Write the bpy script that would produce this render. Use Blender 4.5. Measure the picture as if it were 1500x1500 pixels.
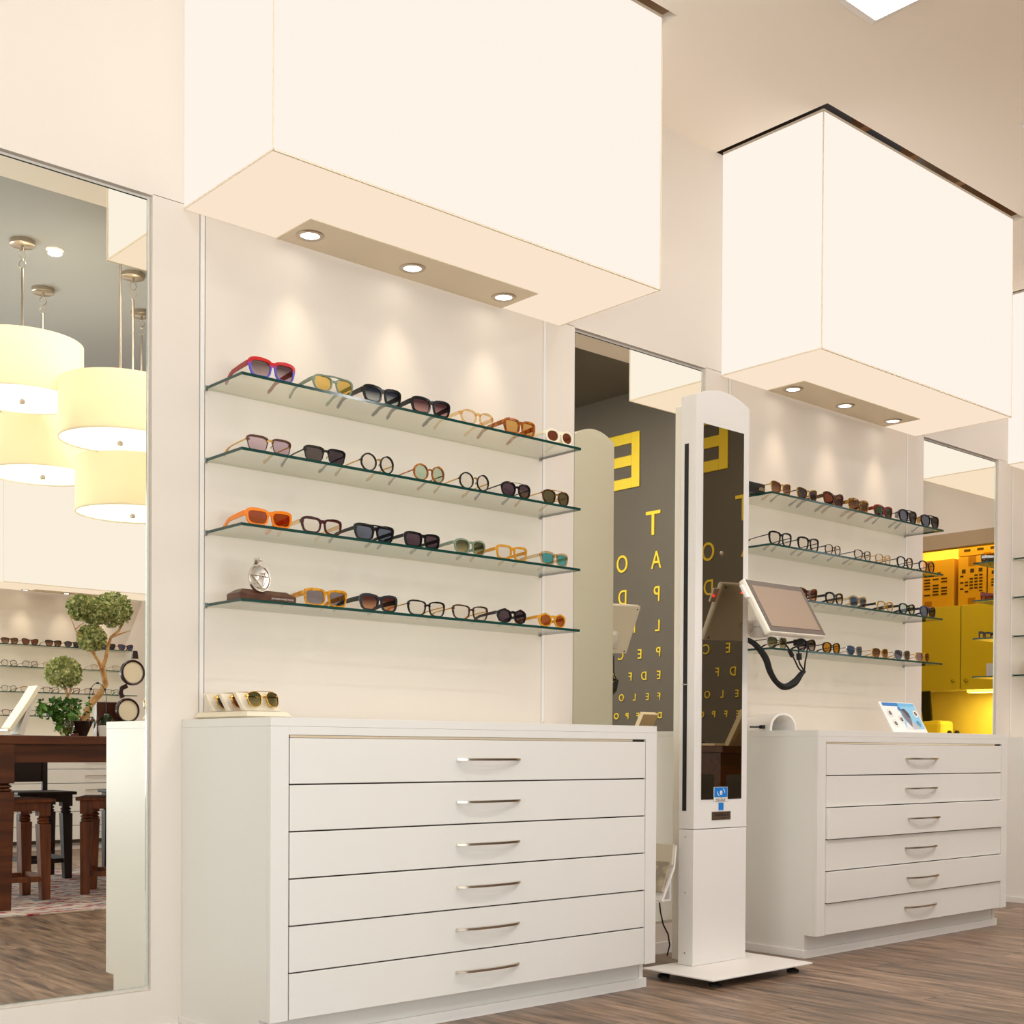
import bpy, bmesh, math, random
from mathutils import Vector, Matrix
random.seed(7)
sc = bpy.context.scene
for o in list(bpy.data.objects): bpy.data.objects.remove(o)
col = sc.collection
R = math.radians
def s2l(c): return tuple((x/255/12.92 if x/255 <= .04045 else ((x/255+.055)/1.055)**2.4) for x in c)

# ------------------------------------------------------------ camera (fitted)
YAW, PIT, ROL = .7241, -.0115, -.0056
cam_d = bpy.data.cameras.new('camera'); cam = bpy.data.objects.new('camera', cam_d); col.objects.link(cam)
cam_d.sensor_width = 36; cam_d.lens = 36*1866.25/1500
cam_d.shift_x = (750-744.3)/1500; cam_d.shift_y = (1118.5-750)/1500
r_ = Vector((math.cos(YAW), -math.sin(YAW), 0)); f_ = Vector((math.sin(YAW), math.cos(YAW), 0)); u_ = Vector((0, 0, 1))
cp, sp, cr, sr = math.cos(PIT), math.sin(PIT), math.cos(ROL), math.sin(ROL)
Rv = cr*r_ - sr*cp*u_ + sr*sp*f_; Uv = sr*r_ + cr*cp*u_ - cr*sp*f_; Fv = sp*u_ + cp*f_
M = Matrix((( Rv.x, Uv.x, -Fv.x, -1.6358), (Rv.y, Uv.y, -Fv.y, -3.193), (Rv.z, Uv.z, -Fv.z, .765), (0, 0, 0, 1)))
cam.matrix_world = M; cam_d.clip_start = .05
sc.camera = cam
# ------------------------------------------------------------ exposure, world
sc.view_settings.view_transform = 'Standard'; sc.view_settings.look = 'None'
sc.view_settings.gamma = 1; sc.view_settings.exposure = .45; sc.view_settings.use_curve_mapping = False
w = bpy.data.worlds.new('world'); sc.world = w; w.use_nodes = True
w.node_tree.nodes['Background'].inputs[0].default_value = (.9, .95, 1, 1)
w.node_tree.nodes['Background'].inputs[1].default_value = 1.5
BOX_E, BOXB_E, CEIL_E, SPOT_W, DAY_W, CEIL_FILL_W, ROUND_W = .735, .70, 8.0, 3.4, 40, 200, 11
def area(name, loc, rot, sx, sy, watts, color):
    l = bpy.data.lights.new(name, 'AREA'); l.shape = 'RECTANGLE'; l.size = sx; l.size_y = sy; l.energy = watts; l.color = color
    o = bpy.data.objects.new(name, l); col.objects.link(o); o.location = loc; o.rotation_euler = rot; return o
# daylight entering by the shop window in the opposite wall (outside the pane)
area('window_daylight', (-1.6, -6.95, 1.6), (R(90), 0, 0), 5.0, 2.6, DAY_W, (.92, .95, 1))
area('side_window_daylight', (-4.8, -2.6, 1.5), (0, R(-90), 0), 2.6, 2.4, 42, (1, .97, .97))  # area light added with its window to brighten the cabinet sides
# unseen upward area light added to brighten the ceiling
area('pavement_bounce', (-1.6, -7.05, .75), (R(150), 0, 0), 5.0, 1.0, CEIL_FILL_W, (.98, .96, 1))

# ------------------------------------------------------------ helpers
def nt(m): m.use_nodes = True; return m.node_tree, m.node_tree.nodes, m.node_tree.links
MATS = {}
def pb(name, c, rough=.5, metal=0, spec=.5, trans=0, ior=1.45, coat=0, bump=None, vary=None):
    """principled paint; vary=(scale, colour2, stretch) mixes a second colour by noise"""
    if name in MATS: return MATS[name]
    m = bpy.data.materials.new(name); t, n, l = nt(m); b = n['Principled BSDF']
    b.inputs['Base Color'].default_value = (*s2l(c), 1); b.inputs['Roughness'].default_value = rough
    b.inputs['Metallic'].default_value = metal; b.inputs['IOR'].default_value = ior
    b.inputs['Specular IOR Level'].default_value = spec; b.inputs['Transmission Weight'].default_value = trans
    b.inputs['Coat Weight'].default_value = coat
    tc = n.new('ShaderNodeTexCoord')
    if vary:
        mp = n.new('ShaderNodeMapping'); mp.inputs['Scale'].default_value = vary[2] if len(vary) > 2 else (1, 1, 1)
        ns = n.new('ShaderNodeTexNoise'); ns.inputs['Scale'].default_value = vary[0]; ns.inputs['Detail'].default_value = 4
        rp = n.new('ShaderNodeValToRGB'); rp.color_ramp.elements[0].position = .38; rp.color_ramp.elements[1].position = .62
        rp.color_ramp.elements[0].color = (*s2l(c), 1); rp.color_ramp.elements[1].color = (*s2l(vary[1]), 1)
        l.new(tc.outputs['Object'], mp.inputs[0]); l.new(mp.outputs[0], ns.inputs['Vector']); l.new(ns.outputs[0], rp.inputs[0]); l.new(rp.outputs[0], b.inputs['Base Color'])
    if bump:
        ns = n.new('ShaderNodeTexNoise'); ns.inputs['Scale'].default_value = bump[0]; bp = n.new('ShaderNodeBump'); bp.inputs['Strength'].default_value = bump[1]; bp.inputs['Distance'].default_value = .002
        l.new(tc.outputs['Object'], ns.inputs['Vector']); l.new(ns.outputs[0], bp.inputs['Height']); l.new(bp.outputs[0], b.inputs['Normal'])
    MATS[name] = m; return m
def emis(name, c, s):
    if name in MATS: return MATS[name]
    m = bpy.data.materials.new(name); t, n, l = nt(m); n.remove(n['Principled BSDF'])
    e = n.new('ShaderNodeEmission'); e.inputs[0].default_value = (*s2l(c), 1); e.inputs[1].default_value = s
    l.new(e.outputs[0], n['Material Output'].inputs[0]); MATS[name] = m; return m
def mirror_mat(name, c, rough=0):
    if name in MATS: return MATS[name]
    m = bpy.data.materials.new(name); t, n, l = nt(m); n.remove(n['Principled BSDF'])
    e = n.new('ShaderNodeBsdfGlossy'); e.inputs['Color'].default_value = (*s2l(c), 1); e.inputs['Roughness'].default_value = rough
    l.new(e.outputs[0], n['Material Output'].inputs[0]); MATS[name] = m; return m
def glassy(name, c, c2=None, refl=1.0, ior=1.5):
    """thin tinted glass: tinted transparent + fresnel gloss; c2 = colour at the bottom"""
    if name in MATS: return MATS[name]
    m = bpy.data.materials.new(name); t, n, l = nt(m); n.remove(n['Principled BSDF'])
    tr = n.new('ShaderNodeBsdfTransparent'); g = n.new('ShaderNodeBsdfGlossy'); g.inputs['Roughness'].default_value = .02
    mx = n.new('ShaderNodeMixShader'); fr = n.new('ShaderNodeLayerWeight'); fr.inputs['Blend'].default_value = .5; pw = n.new('ShaderNodeMath'); pw.operation = 'POWER'; pw.inputs[1].default_value = 5; sc2 = n.new('ShaderNodeMath'); sc2.operation = 'MULTIPLY_ADD'; sc2.inputs[1].default_value = .95; sc2.inputs[2].default_value = .045
    l.new(fr.outputs['Facing'], pw.inputs[0]); l.new(pw.outputs[0], sc2.inputs[0])
    mu = n.new('ShaderNodeMath'); mu.operation = 'MULTIPLY'; mu.inputs[1].default_value = refl; mu.use_clamp = True
    tr.inputs[0].default_value = (*s2l(c), 1)
    if c2:
        tc = n.new('ShaderNodeTexCoord'); sx = n.new('ShaderNodeSeparateXYZ'); rp = n.new('ShaderNodeValToRGB')
        rp.color_ramp.elements[0].position = .1; rp.color_ramp.elements[1].position = .75
        rp.color_ramp.elements[0].color = (*s2l(c2), 1); rp.color_ramp.elements[1].color = (*s2l(c), 1)
        l.new(tc.outputs['Generated'], sx.inputs[0]); l.new(sx.outputs[2], rp.inputs[0]); l.new(rp.outputs[0], tr.inputs[0])
    l.new(sc2.outputs[0], mu.inputs[0]); l.new(mu.outputs[0], mx.inputs[0]); l.new(tr.outputs[0], mx.inputs[1]); l.new(g.outputs[0], mx.inputs[2])
    l.new(mx.outputs[0], n['Material Output'].inputs[0]); MATS[name] = m; return m

class MB:
    def __init__(s): s.v = []; s.f = []; s.mi = []; s.m = 0
    def add(s, vs, fs):
        k = len(s.v); s.v += [tuple(q) for q in vs]; s.f += [tuple(i+k for i in f) for f in fs]; s.mi += [s.m]*len(fs); return s
    def box(s, x0, x1, y0, y1, z0, z1):
        x0, x1 = min(x0, x1), max(x0, x1); y0, y1 = min(y0, y1), max(y0, y1); z0, z1 = min(z0, z1), max(z0, z1)
        return s.add([(x0,y0,z0),(x1,y0,z0),(x1,y1,z0),(x0,y1,z0),(x0,y0,z1),(x1,y0,z1),(x1,y1,z1),(x0,y1,z1)],
              [(0,3,2,1),(4,5,6,7),(0,1,5,4),(1,2,6,5),(2,3,7,6),(3,0,4,7)])
    def hexa(s, b, t):   # bottom 4 pts, top 4 pts (ccw from above)
        return s.add(list(b)+list(t), [(0,3,2,1),(4,5,6,7),(0,1,5,4),(1,2,6,5),(2,3,7,6),(3,0,4,7)])
    def tube(s, pts, rad, seg=8, cap=True):
        pts = [Vector(p) for p in pts]; n = len(pts)
        rads = rad if isinstance(rad, (list, tuple)) else [rad]*n
        vs = []; up = None
        for i, p in enumerate(pts):
            d = (pts[min(i+1, n-1)]-pts[max(i-1, 0)]).normalized()
            if up is None: up = Vector((0,0,1)) if abs(d.z) < .9 else Vector((1,0,0))
            a = d.cross(up).normalized(); up2 = a.cross(d).normalized(); up = up2
            for k in range(seg):
                t = 2*math.pi*k/seg; vs.append(p+(a*math.cos(t)+up2*math.sin(t))*rads[i])
        fs = [(i*seg+k, i*seg+(k+1) % seg, (i+1)*seg+(k+1) % seg, (i+1)*seg+k) for i in range(n-1) for k in range(seg)]
        if cap: fs += [tuple(range(seg-1, -1, -1)), tuple((n-1)*seg+k for k in range(seg))]
        return s.add(vs, fs)
    def ribbon(s, pts, dims, side):   # rectangular section swept: dims=(half along side, half along other) per point
        pts = [Vector(p) for p in pts]; n = len(pts); side = Vector(side).normalized(); vs = []
        for i, p in enumerate(pts):
            d = (pts[min(i+1, n-1)]-pts[max(i-1, 0)]).normalized(); o = d.cross(side).normalized(); a, b = dims[i] if isinstance(dims, list) else dims
            for sa, sb in ((-1,-1),(1,-1),(1,1),(-1,1)): vs.append(p+side*a*sa+o*b*sb)
        fs = [(i*4+k, i*4+(k+1) % 4, (i+1)*4+(k+1) % 4, (i+1)*4+k) for i in range(n-1) for k in range(4)]
        fs += [(3,2,1,0), tuple((n-1)*4+k for k in range(4))]
        return s.add(vs, fs)
    def lathe(s, prof, c=(0,0,0), seg=24, ax='z', a0=0, a1=2*math.pi):
        full = abs(a1-a0-2*math.pi) < 1e-6; ns = seg if full else seg+1; vs = []
        for (r, h) in prof:
            for k in range(ns):
                t = a0+(a1-a0)*k/seg; x, y = r*math.cos(t), r*math.sin(t)
                p = {'z': (x, y, h), 'y': (x, h, y), 'x': (h, x, y)}[ax]
                vs.append((p[0]+c[0], p[1]+c[1], p[2]+c[2]))
        fs = []
        for i in range(len(prof)-1):
            for k in range(seg):
                k2 = (k+1) % ns; fs.append((i*ns+k, i*ns+k2, (i+1)*ns+k2, (i+1)*ns+k))
        return s.add(vs, fs)
    def disc(s, c, r, seg=24, ax='z'):
        vs = []
        for k in range(seg):
            t = 2*math.pi*k/seg; x, y = r*math.cos(t), r*math.sin(t)
            p = {'z': (x, y, 0), 'y': (x, 0, y), 'x': (0, x, y)}[ax]; vs.append((p[0]+c[0], p[1]+c[1], p[2]+c[2]))
        return s.add(vs, [tuple(range(seg))])
    def build(s, name, mat, parent=None, smooth=False, bevel=0, label=None, kind=None, loc=None, rot=None, keep=False):
        me = bpy.data.meshes.new(name); me.from_pydata(s.v, [], s.f)
        mats = mat if isinstance(mat, (list, tuple)) else [mat]
        for mm in mats: me.materials.append(mm)
        if len(mats) > 1: me.polygons.foreach_set('material_index', s.mi)
        bm = bmesh.new(); bm.from_mesh(me)
        if not keep: bmesh.ops.recalc_face_normals(bm, faces=bm.faces)
        bm.to_mesh(me); bm.free()
        if smooth:
            me.polygons.foreach_set('use_smooth', [True]*len(me.polygons))
            try: me.set_sharp_from_angle(angle=R(35))
            except Exception: pass
        o = bpy.data.objects.new(name, me); col.objects.link(o)
        if parent: o.parent = parent
        if bevel:
            b = o.modifiers.new('bevel', 'BEVEL'); b.width = bevel; b.segments = 2; b.limit_method = 'ANGLE'; b.angle_limit = R(40)
        if label: o['label'] = label
        if kind: o['kind'] = kind
        if loc: o.location = loc
        if rot: o.rotation_euler = rot
        return o
def thing(name, label, cat, loc=(0,0,0), rz=0, group=None, rot=None):
    o = bpy.data.objects.new(name, None); col.objects.link(o); o.empty_display_size = .05
    o.location = loc; o.rotation_euler = rot or (0, 0, rz); o['label'] = label; o['category'] = cat
    if group: o['group'] = group
    return o
def tag(o, label, cat, group=None):
    o['label'] = label; o['category'] = cat
    if group: o['group'] = group
    return o
def text(name, s, size, mat, mw, parent=None, depth=.0008, align='CENTER', shear=0, bold=0, sx=1):
    c = bpy.data.curves.new(name, 'FONT'); c.body = s; c.size = size; c.extrude = depth; c.align_x = align; c.align_y = 'CENTER'; c.shear = shear; c.offset = bold
    to = bpy.data.objects.new('tmp', c); col.objects.link(to); bpy.context.view_layer.update()
    me = bpy.data.meshes.new_from_object(to.evaluated_get(bpy.context.evaluated_depsgraph_get()))
    bpy.data.objects.remove(to); me.name = name; me.materials.clear(); me.materials.append(mat)
    if sx != 1:
        for v in me.vertices: v.co.x *= sx
    o = bpy.data.objects.new(name, me); col.objects.link(o)
    if parent: o.parent = parent
    o.matrix_local = mw; return o
def face_mat(x, y, z, xd, yd):   # text frame: local x along xd, local y along yd
    a = Vector(xd).normalized(); b = Vector(yd).normalized(); c = a.cross(b)
    return Matrix(((a.x,b.x,c.x,x),(a.y,b.y,c.y,y),(a.z,b.z,c.z,z),(0,0,0,1)))

# ------------------------------------------------------------ materials
wall_m = pb('wall_paint', (228, 216, 204), .6, bump=(180, .08))
trimw = pb('white_lacquer', (236, 230, 224), .35)
ceil_m = pb('ceiling_paint', (255, 243, 228), .8)
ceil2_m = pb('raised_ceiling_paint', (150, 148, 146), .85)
cab_m = pb('cabinet_lacquer', (228, 223, 216), .38)
gap_m = pb('dark_gap', (60, 48, 40), .8)
nickel = pb('satin_nickel', (190, 176, 158), .28, 1)
steel = pb('brushed_steel', (185, 182, 175), .3, 1)
dark_wall = pb('charcoal_wall_paint', (98, 90, 78), .7)
yellow_m = pb('yellow_letter_film', (238, 205, 40), .45)
cavity_m = pb('ceiling_cavity', (190, 160, 132), .9, vary=(3, (150, 110, 78)))
m_front = emis('lightbox_front', (254, 243, 231), BOX_E)
m_side = emis('lightbox_side', (254, 244, 232), BOX_E)
m_bot = emis('lightbox_bottom', (255, 233, 208), BOXB_E)
m_plate = pb('downlight_plate', (236, 220, 194), .5, .1)
m_bulb = emis('lamp_glow', (255, 250, 238), 8)
shelf_g = glassy('shelf_glass', (247, 250, 244), None, .9)
shelf_e = pb('shelf_glass_edge', (18, 62, 54), .12, 0, .6)
mir_m = mirror_mat('mirror_silver', (252, 251, 242))
kmir_m = mirror_mat('dark_mirror_glass', (158, 148, 130))
black = pb('black_plastic', (24, 23, 24), .4)
rubber = pb('black_rubber', (20, 20, 20), .6)
white_p = pb('white_plastic', (232, 226, 220), .4)

# ------------------------------------------------------------ structure
P = 2.2843
ZB, ZC, ZT = 2.224, 3.082, 3.35     # light box bottom, ceiling, raised ceiling
YO = -6.65                           # opposite wall
MX = [(-.791, -.101), (1.4936, 2.1821), (3.7776, 4.4684)]
MZ0, MZ1 = .122, 2.224
# back wall with holes for the mirrors and reveal grooves
def wallbox(mb, x0, x1, z0, z1): mb.box(x0, x1, 0, .05, z0, z1)
cuts = []
for i in range(3):
    cuts += [(P*i+.0485, P*i+.0510), (P*i+.0640, P*i+.0665), (P*i+1.3360, P*i+1.3375), (P*i+1.3500, P*i+1.3512)]
xs = sorted([-4.5] + [q for c in cuts for q in c] + [6.9])
mb = MB()
holes = [(a-.006, b+.012) for a, b in MX]
edges = sorted(set([-4.5, 6.9] + [q for c in cuts for q in c] + [q for h in holes for q in h]))
for a, b in zip(edges[:-1], edges[1:]):
    mid = (a+b)/2
    if any(c[0] < mid < c[1] for c in cuts): continue
    if any(h[0] < mid < h[1] for h in holes):
        wallbox(mb, a, b, 0, MZ0-.012)
    else: wallbox(mb, a, b, 0, 2.2385)
for a, b in zip([-4.5]+[h for hh in holes for h in hh], [h for hh in holes for h in hh]+[6.9]):
    mb.box(a, b, 0, .05, 2.2405 if not any(abs(a-h[0]) < 1e-6 for h in holes) else 2.2365, ZC)
wb = mb.build('wall_back', wall_m, kind='structure')
bk = MB(); bk.box(-4.5, 6.9, .052, .1, 0, ZC+.5); bk.build('backing', gap_m, wb)
rv = MB()
for a, b in holes: rv.box(a, b, .0175, .05, MZ0-.012, 2.2365)
rv.build('mirror_recess', wall_m, wb)
for i in range(3):
    for k, (a, b) in enumerate(((.0515, .0635), (1.338, 1.3495))):
        t = MB(); t.box(P*i+a, P*i+b, -.0015, .04, .86, ZB+.01); t.build('trim_%d' % (1+2*i+k), trimw, kind='structure')
# baseboards between cabinets
for n, (a, b) in enumerate(((-4.5, -.012), (1.42, 2.27), (3.71, 4.555))):
    t = MB(); t.box(a, b, -.01, -.0005, 0, .016 if n == 0 else .045); t.build('baseboard_back' + ('' if n == 0 else '.%03d' % n), trimw, kind='structure', bevel=.002)
# ceiling with openings round the light boxes
mb = MB(); hx = [(P*i-.036, P*i+1.438) for i in range(3)]
ed = [-4.5]+[q for h in hx for q in h]+[6.9]
for k in range(0, len(ed), 2): mb.box(ed[k], ed[k+1], 0, -.506, ZC, ZC+.03)
mb.box(-4.5, 6.9, -.506, -2.03, ZC, ZC+.03)
mb.box(-4.5, 6.9, -2.03, -2.06, ZC, ZT+.02)
ce = mb.build('ceiling', ceil_m, kind='structure')
cv = MB()
for a, b in hx:
    cv.box(a-.02, a, 0, -.526, ZC+.03, ZC+.5); cv.box(b, b+.02, 0, -.526, ZC+.03, ZC+.5)
    cv.box(a-.02, b+.02, -.506, -.526, ZC+.03, ZC+.5); cv.box(a-.02, b+.02, 0, -.526, ZC+.5, ZC+.52)
    for q in range(4): cv.box(a+.1+q*.36, a+.14+q*.36, -.30, -.506, ZC+.12, ZC+.2)
cv.build('cavity', cavity_m, ce)
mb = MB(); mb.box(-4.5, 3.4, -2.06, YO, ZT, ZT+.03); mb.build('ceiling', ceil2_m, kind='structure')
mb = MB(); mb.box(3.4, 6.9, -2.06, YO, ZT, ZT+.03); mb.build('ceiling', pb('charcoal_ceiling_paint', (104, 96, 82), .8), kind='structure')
# chart wall, opposite wall, left wall with a window added for side light
mb = MB(); mb.box(5.15, 5.27, -2.12, YO, 0, ZT); wr = mb.build('wall_right', dark_wall, kind='structure')
mb = MB(); mb.box(.9, 5.15, YO, YO-.1, 0, ZT); mb.box(-4.5, -4.1, YO, YO-.1, 0, ZT); mb.box(-4.1, .9, YO, YO-.1, 0, .35); mb.box(-4.1, .9, YO, YO-.1, 2.9, ZT); mb.build('wall_opposite', wall_m, kind='structure')
mb = MB(); mb.box(-4.6, -4.5, 0, -1.4, 0, ZT); mb.box(-4.6, -4.5, -3.8, YO, 0, ZT); mb.box(-4.6, -4.5, -1.4, -3.8, 0, .2); mb.box(-4.6, -4.5, -1.4, -3.8, 2.8, ZT); mb.build('wall_left', wall_m, kind='structure')
fr = MB()
for y in (-1.4, -2.58, -3.75): fr.box(-4.58, -4.52, y, y-.05, .2, 2.8)
wf = fr.build('window_3', steel, kind='structure')  # window added in the left wall to carry the side light
pn = MB(); pn.box(-4.555, -4.549, -1.45, -3.75, .2, 2.8); pn.build('pane', glassy('window_glass', (245, 250, 248), None, 1), wf)
fr = MB()
for k in range(5): x = -4.1+1.25*k; fr.box(x, x+.05 if k < 4 else x-.05, YO-.08, YO-.02, .35, 2.9)
wf = fr.build('window_2', steel, kind='structure')
pn = MB(); pn.box(-4.1, .9, YO-.052, YO-.046, .35, 2.9); pn.build('pane', glassy('window_glass', (245, 250, 248), None, 1), wf)
# floor: slab and individual planks running towards the wall
mb = MB(); mb.box(-4.6, 8, .05, YO-.1, -.05, -.012)
fl = mb.build('floor', pb('floor_underlay', (60, 48, 40), .8), kind='structure')
def plank_mat():
    m = bpy.data.materials.new('floor_plank'); t, n, l = nt(m); b = n['Principled BSDF']
    oi = n.new('ShaderNodeObjectInfo'); tc = n.new('ShaderNodeTexCoord'); ad = n.new('ShaderNodeVectorMath'); ad.operation = 'ADD'
    cmb = n.new('ShaderNodeCombineXYZ'); mu = n.new('ShaderNodeMath'); mu.operation = 'MULTIPLY'; mu.inputs[1].default_value = 50
    l.new(oi.outputs['Random'], mu.inputs[0]); l.new(mu.outputs[0], cmb.inputs[0]); l.new(mu.outputs[0], cmb.inputs[1])
    l.new(tc.outputs['Object'], ad.inputs[0]); l.new(cmb.outputs[0], ad.inputs[1])
    mp = n.new('ShaderNodeMapping'); mp.inputs['Scale'].default_value = (14, 1.6, 5); l.new(ad.outputs[0], mp.inputs[0])
    ns = n.new('ShaderNodeTexNoise'); ns.inputs['Scale'].default_value = 2.2; ns.inputs['Detail'].default_value = 8; ns.inputs['Distortion'].default_value = .8
    l.new(mp.outputs[0], ns.inputs['Vector'])
    rp = n.new('ShaderNodeValToRGB'); e = rp.color_ramp.elements
    e[0].position = .3; e[0].color = (*s2l((74, 58, 48)), 1); e[1].position = .72; e[1].color = (*s2l((170, 140, 116)), 1)
    x = rp.color_ramp.elements.new(.5); x.color = (*s2l((128, 104, 84)), 1)
    l.new(ns.outputs[0], rp.inputs[0])
    hs = n.new('ShaderNodeHueSaturation'); ml = n.new('ShaderNodeMapRange'); ml.inputs[3].default_value = .8; ml.inputs[4].default_value = 1.2
    l.new(oi.outputs['Random'], ml.inputs[0]); l.new(ml.outputs[0], hs.inputs['Value']); l.new(rp.outputs[0], hs.inputs['Color']); l.new(hs.outputs[0], b.inputs['Base Color'])
    b.inputs['Roughness'].default_value = .38
    bp = n.new('ShaderNodeBump'); bp.inputs['Strength'].default_value = .25; bp.inputs['Distance'].default_value = .002
    l.new(ns.outputs[0], bp.inputs['Height']); l.new(bp.outputs[0], b.inputs['Normal'])
    return m
pm = plank_mat(); PW, PL = .19, 1.68
mb = MB(); mb.box(-PW/2+.0006, PW/2-.0006, -PL/2+.0006, PL/2-.0006, -.012, 0)
plank0 = None
for i in range(43):
    off = (i*.37) % 1*PL
    for j in range(-1, 4):
        yc = -PL/2-j*PL-off+.0
        if yc-PL/2 > -.02 or yc+PL/2 < YO: continue
        loc = (-1.5+PW*(i+.5), yc, 0)
        if loc[0] > 6.8: continue
        if plank0 is None:
            plank0 = mb.build('plank', pm, fl, loc=loc)
        else:
            o = plank0.copy(); col.objects.link(o); o.parent = fl; o.location = loc
# kitchenette at the far end behind yellow glass
mb = MB(); mb.box(6.9, 6.95, 0, -2.2, 2.345, ZT); mb.box(6.9, 6.95, -2.2, -2.9, 0, ZT); mb.build('wall_kitchenette_front', wall_m, kind='structure')
mb = MB(); mb.box(6.88, 6.97, 0, -2.2, 2.24, 2.345); mb.build('trim_7', pb('taupe_beam', (176, 150, 120), .7), kind='structure')  # taupe band stands in for shade on the header above the glass
mb = MB(); mb.box(6.92, 6.928, 0, -2.2, .0, 2.24)
wy = mb.build('window_1', glassy('yellow_glass', (253, 243, 158), None, .5), kind='structure')
mb = MB(); mb.box(7.53, 7.6, .05, -2.9, 0, 2.6); mb.box(6.95, 7.6, .05, 0, 0, 2.6); mb.box(6.95, 7.6, -2.85, -2.9, 0, 2.6); mb.box(6.95, 7.6, .05, -2.9, 2.5, 2.6)
mb.build('wall_kitchenette', pb('kitchenette_paint', (230, 215, 190), .7), kind='structure')
kc = pb('kitchen_cabinet', (196, 186, 160), .5)
for k, (y0, y1) in enumerate(((-1.18, -1.684), (-1.688, -2.19))):
    c = thing('wall_cabinet', ('beige wall cabinet behind yellow glass, over the lit strip', 'beige wall cabinet behind yellow glass, beside the dark hanging cloth')[k], 'cabinet', (7.36, (y0+y1)/2, 1.227), 0, 'kitchenette wall cabinets')
    h = (y1-y0)/2
    b = MB(); b.box(-.14, .165, h, -h, 0, .63); b.build('body', kc, c)
    b = MB(); b.box(-.16, -.1405, h+.002, -h-.002, .002, .628); d = b.build('door', kc, c, bevel=.002)
    kn = MB(); s = .06 if k == 0 else -.06; yk = -(h)+.06 if k else h-.06
    yk = (h+.05) if k == 0 else (-h-.05)
    kn.lathe([(0, -.185), (.012, -.183), (.014, -.175), (.006, -.165), (.006, -.16)], (0, yk, .065), 12, 'x'); kn.build('knob', nickel, d, True)
mb = MB(); mb.box(7.25, 7.35, -1.2, -1.66, 1.212, 1.226); tag(mb.build('under_cabinet_light', emis('led', (255, 240, 200), 3)), 'glowing light strip under the kitchenette wall cabinet', 'lamp')
area('kitchenette_lamp', (7.2, -1.5, 2.46), (0, 0, 0), .3, 1.6, 12, (1, .90, .70))  # unseen area light added to brighten the kitchenette
area('under_cabinet_glow', (7.3, -1.43, 1.205), (0, 0, 0), .1, .45, 3, (1, .85, .6))
cb = pb('cardboard', (205, 160, 96), .85); cbt = pb('cardboard_print', (60, 42, 26), .8); cbp = pb('parcel_tape', (160, 112, 62), .35)
def carton(y0, y1, z0, z1, label):
    c = thing('cardboard_box', label, 'box', (7.36, (y0+y1)/2, z0), 0, 'cartons on the kitchenette cabinets'); h = abs(y1-y0)/2-.004; H = z1-z0
    b = MB(); b.box(-.15, .15, -h, h, 0, H); b.build('carton', cb, c, bevel=.003)
    t = MB(); t.box(-.1515, -.1502, -.03, .03, H*.8, H); t.build('tape', cbp, c); t = MB(); t.box(-.1515, -.1502, -.03, .03, 0, H*.14); t.build('tape', cbp, c)
    p = MB(); rnd = random.Random(int(y0*1000))
    if H > .25:
        for r in range(3): p.box(-.1512, -.1502, -h+.03+r*h*.6, -h+.03+r*h*.6+.03, H*.66, H*.74)
        for r in range(6):
            z = H*(.58-.065*r)
            for q in range(5):
                if rnd.random() < .75: p.box(-.1512, -.1502, -h*.85+q*h*.34, -h*.85+q*h*.34+h*.24, z, z+.012)
    else:
        for q in range(4): p.box(-.1512, -.1502, -h*.8+q*h*.45, -h*.8+q*h*.45+.05, H*.4, H*.62)
    p.build('print', cbt, c, kind='stuff')
carton(-1.75, -2.17, 1.857, 2.215, 'brown carton on cabinet top, under the yellow glass top left corner')
carton(-1.49, -1.72, 1.857, 2.215, 'brown carton on cabinet top with a flat carton lying on it')
carton(-1.10, -1.485, 1.857, 2.175, 'brown carton on cabinet top, nearest the mirror\'s bright edge')
carton(-1.25, -1.72, 2.219, 2.30, 'flat brown carton lying across two cartons')
b = MB(); b.hexa([(7.22,-2.0,.99),(7.22,-1.93,1.0),(7.24,-1.93,1.0),(7.24,-2.0,.99)], [(7.22,-2.04,1.22),(7.22,-1.95,1.226),(7.24,-1.95,1.226),(7.24,-2.04,1.22)])
tag(b.build('hanging_cloth', black), 'black cloth hanging under the kitchenette wall cabinet', 'cloth')
b = MB(); b.box(7.0, 7.525, -.3, -2.84, 0, .86); kk = b.build('counter', kc, None, bevel=.004); tag(kk, 'beige kitchenette counter behind yellow glass', 'counter')
t = thing('paper_dispenser', 'rounded dispenser with dark slot on kitchenette counter', 'dispenser', (7.3, -1.93, .86))
b = MB(); b.box(-.1, .1, -.09, .09, 0, .14); b.build('housing', pb('pale_plastic', (240, 225, 180), .4), t, bevel=.03)
b = MB(); b.box(-.104, -.1, -.075, -.045, .01, .1); b.build('slot', black, t, bevel=.001)
for k, y in enumerate((-1.68, -1.74)):
    b = MB(); b.lathe([(0, .0), (.02, 0), (.022, .04), (.012, .06), (0, .062)], (7.15, y, .86), 12); tag(b.build('bottle_cap', black, None, True), ('small black jar on kitchenette counter, right of two', 'small black jar on kitchenette counter, left of two')[k], 'jar', 'small jars on the kitchenette counter')

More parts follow.
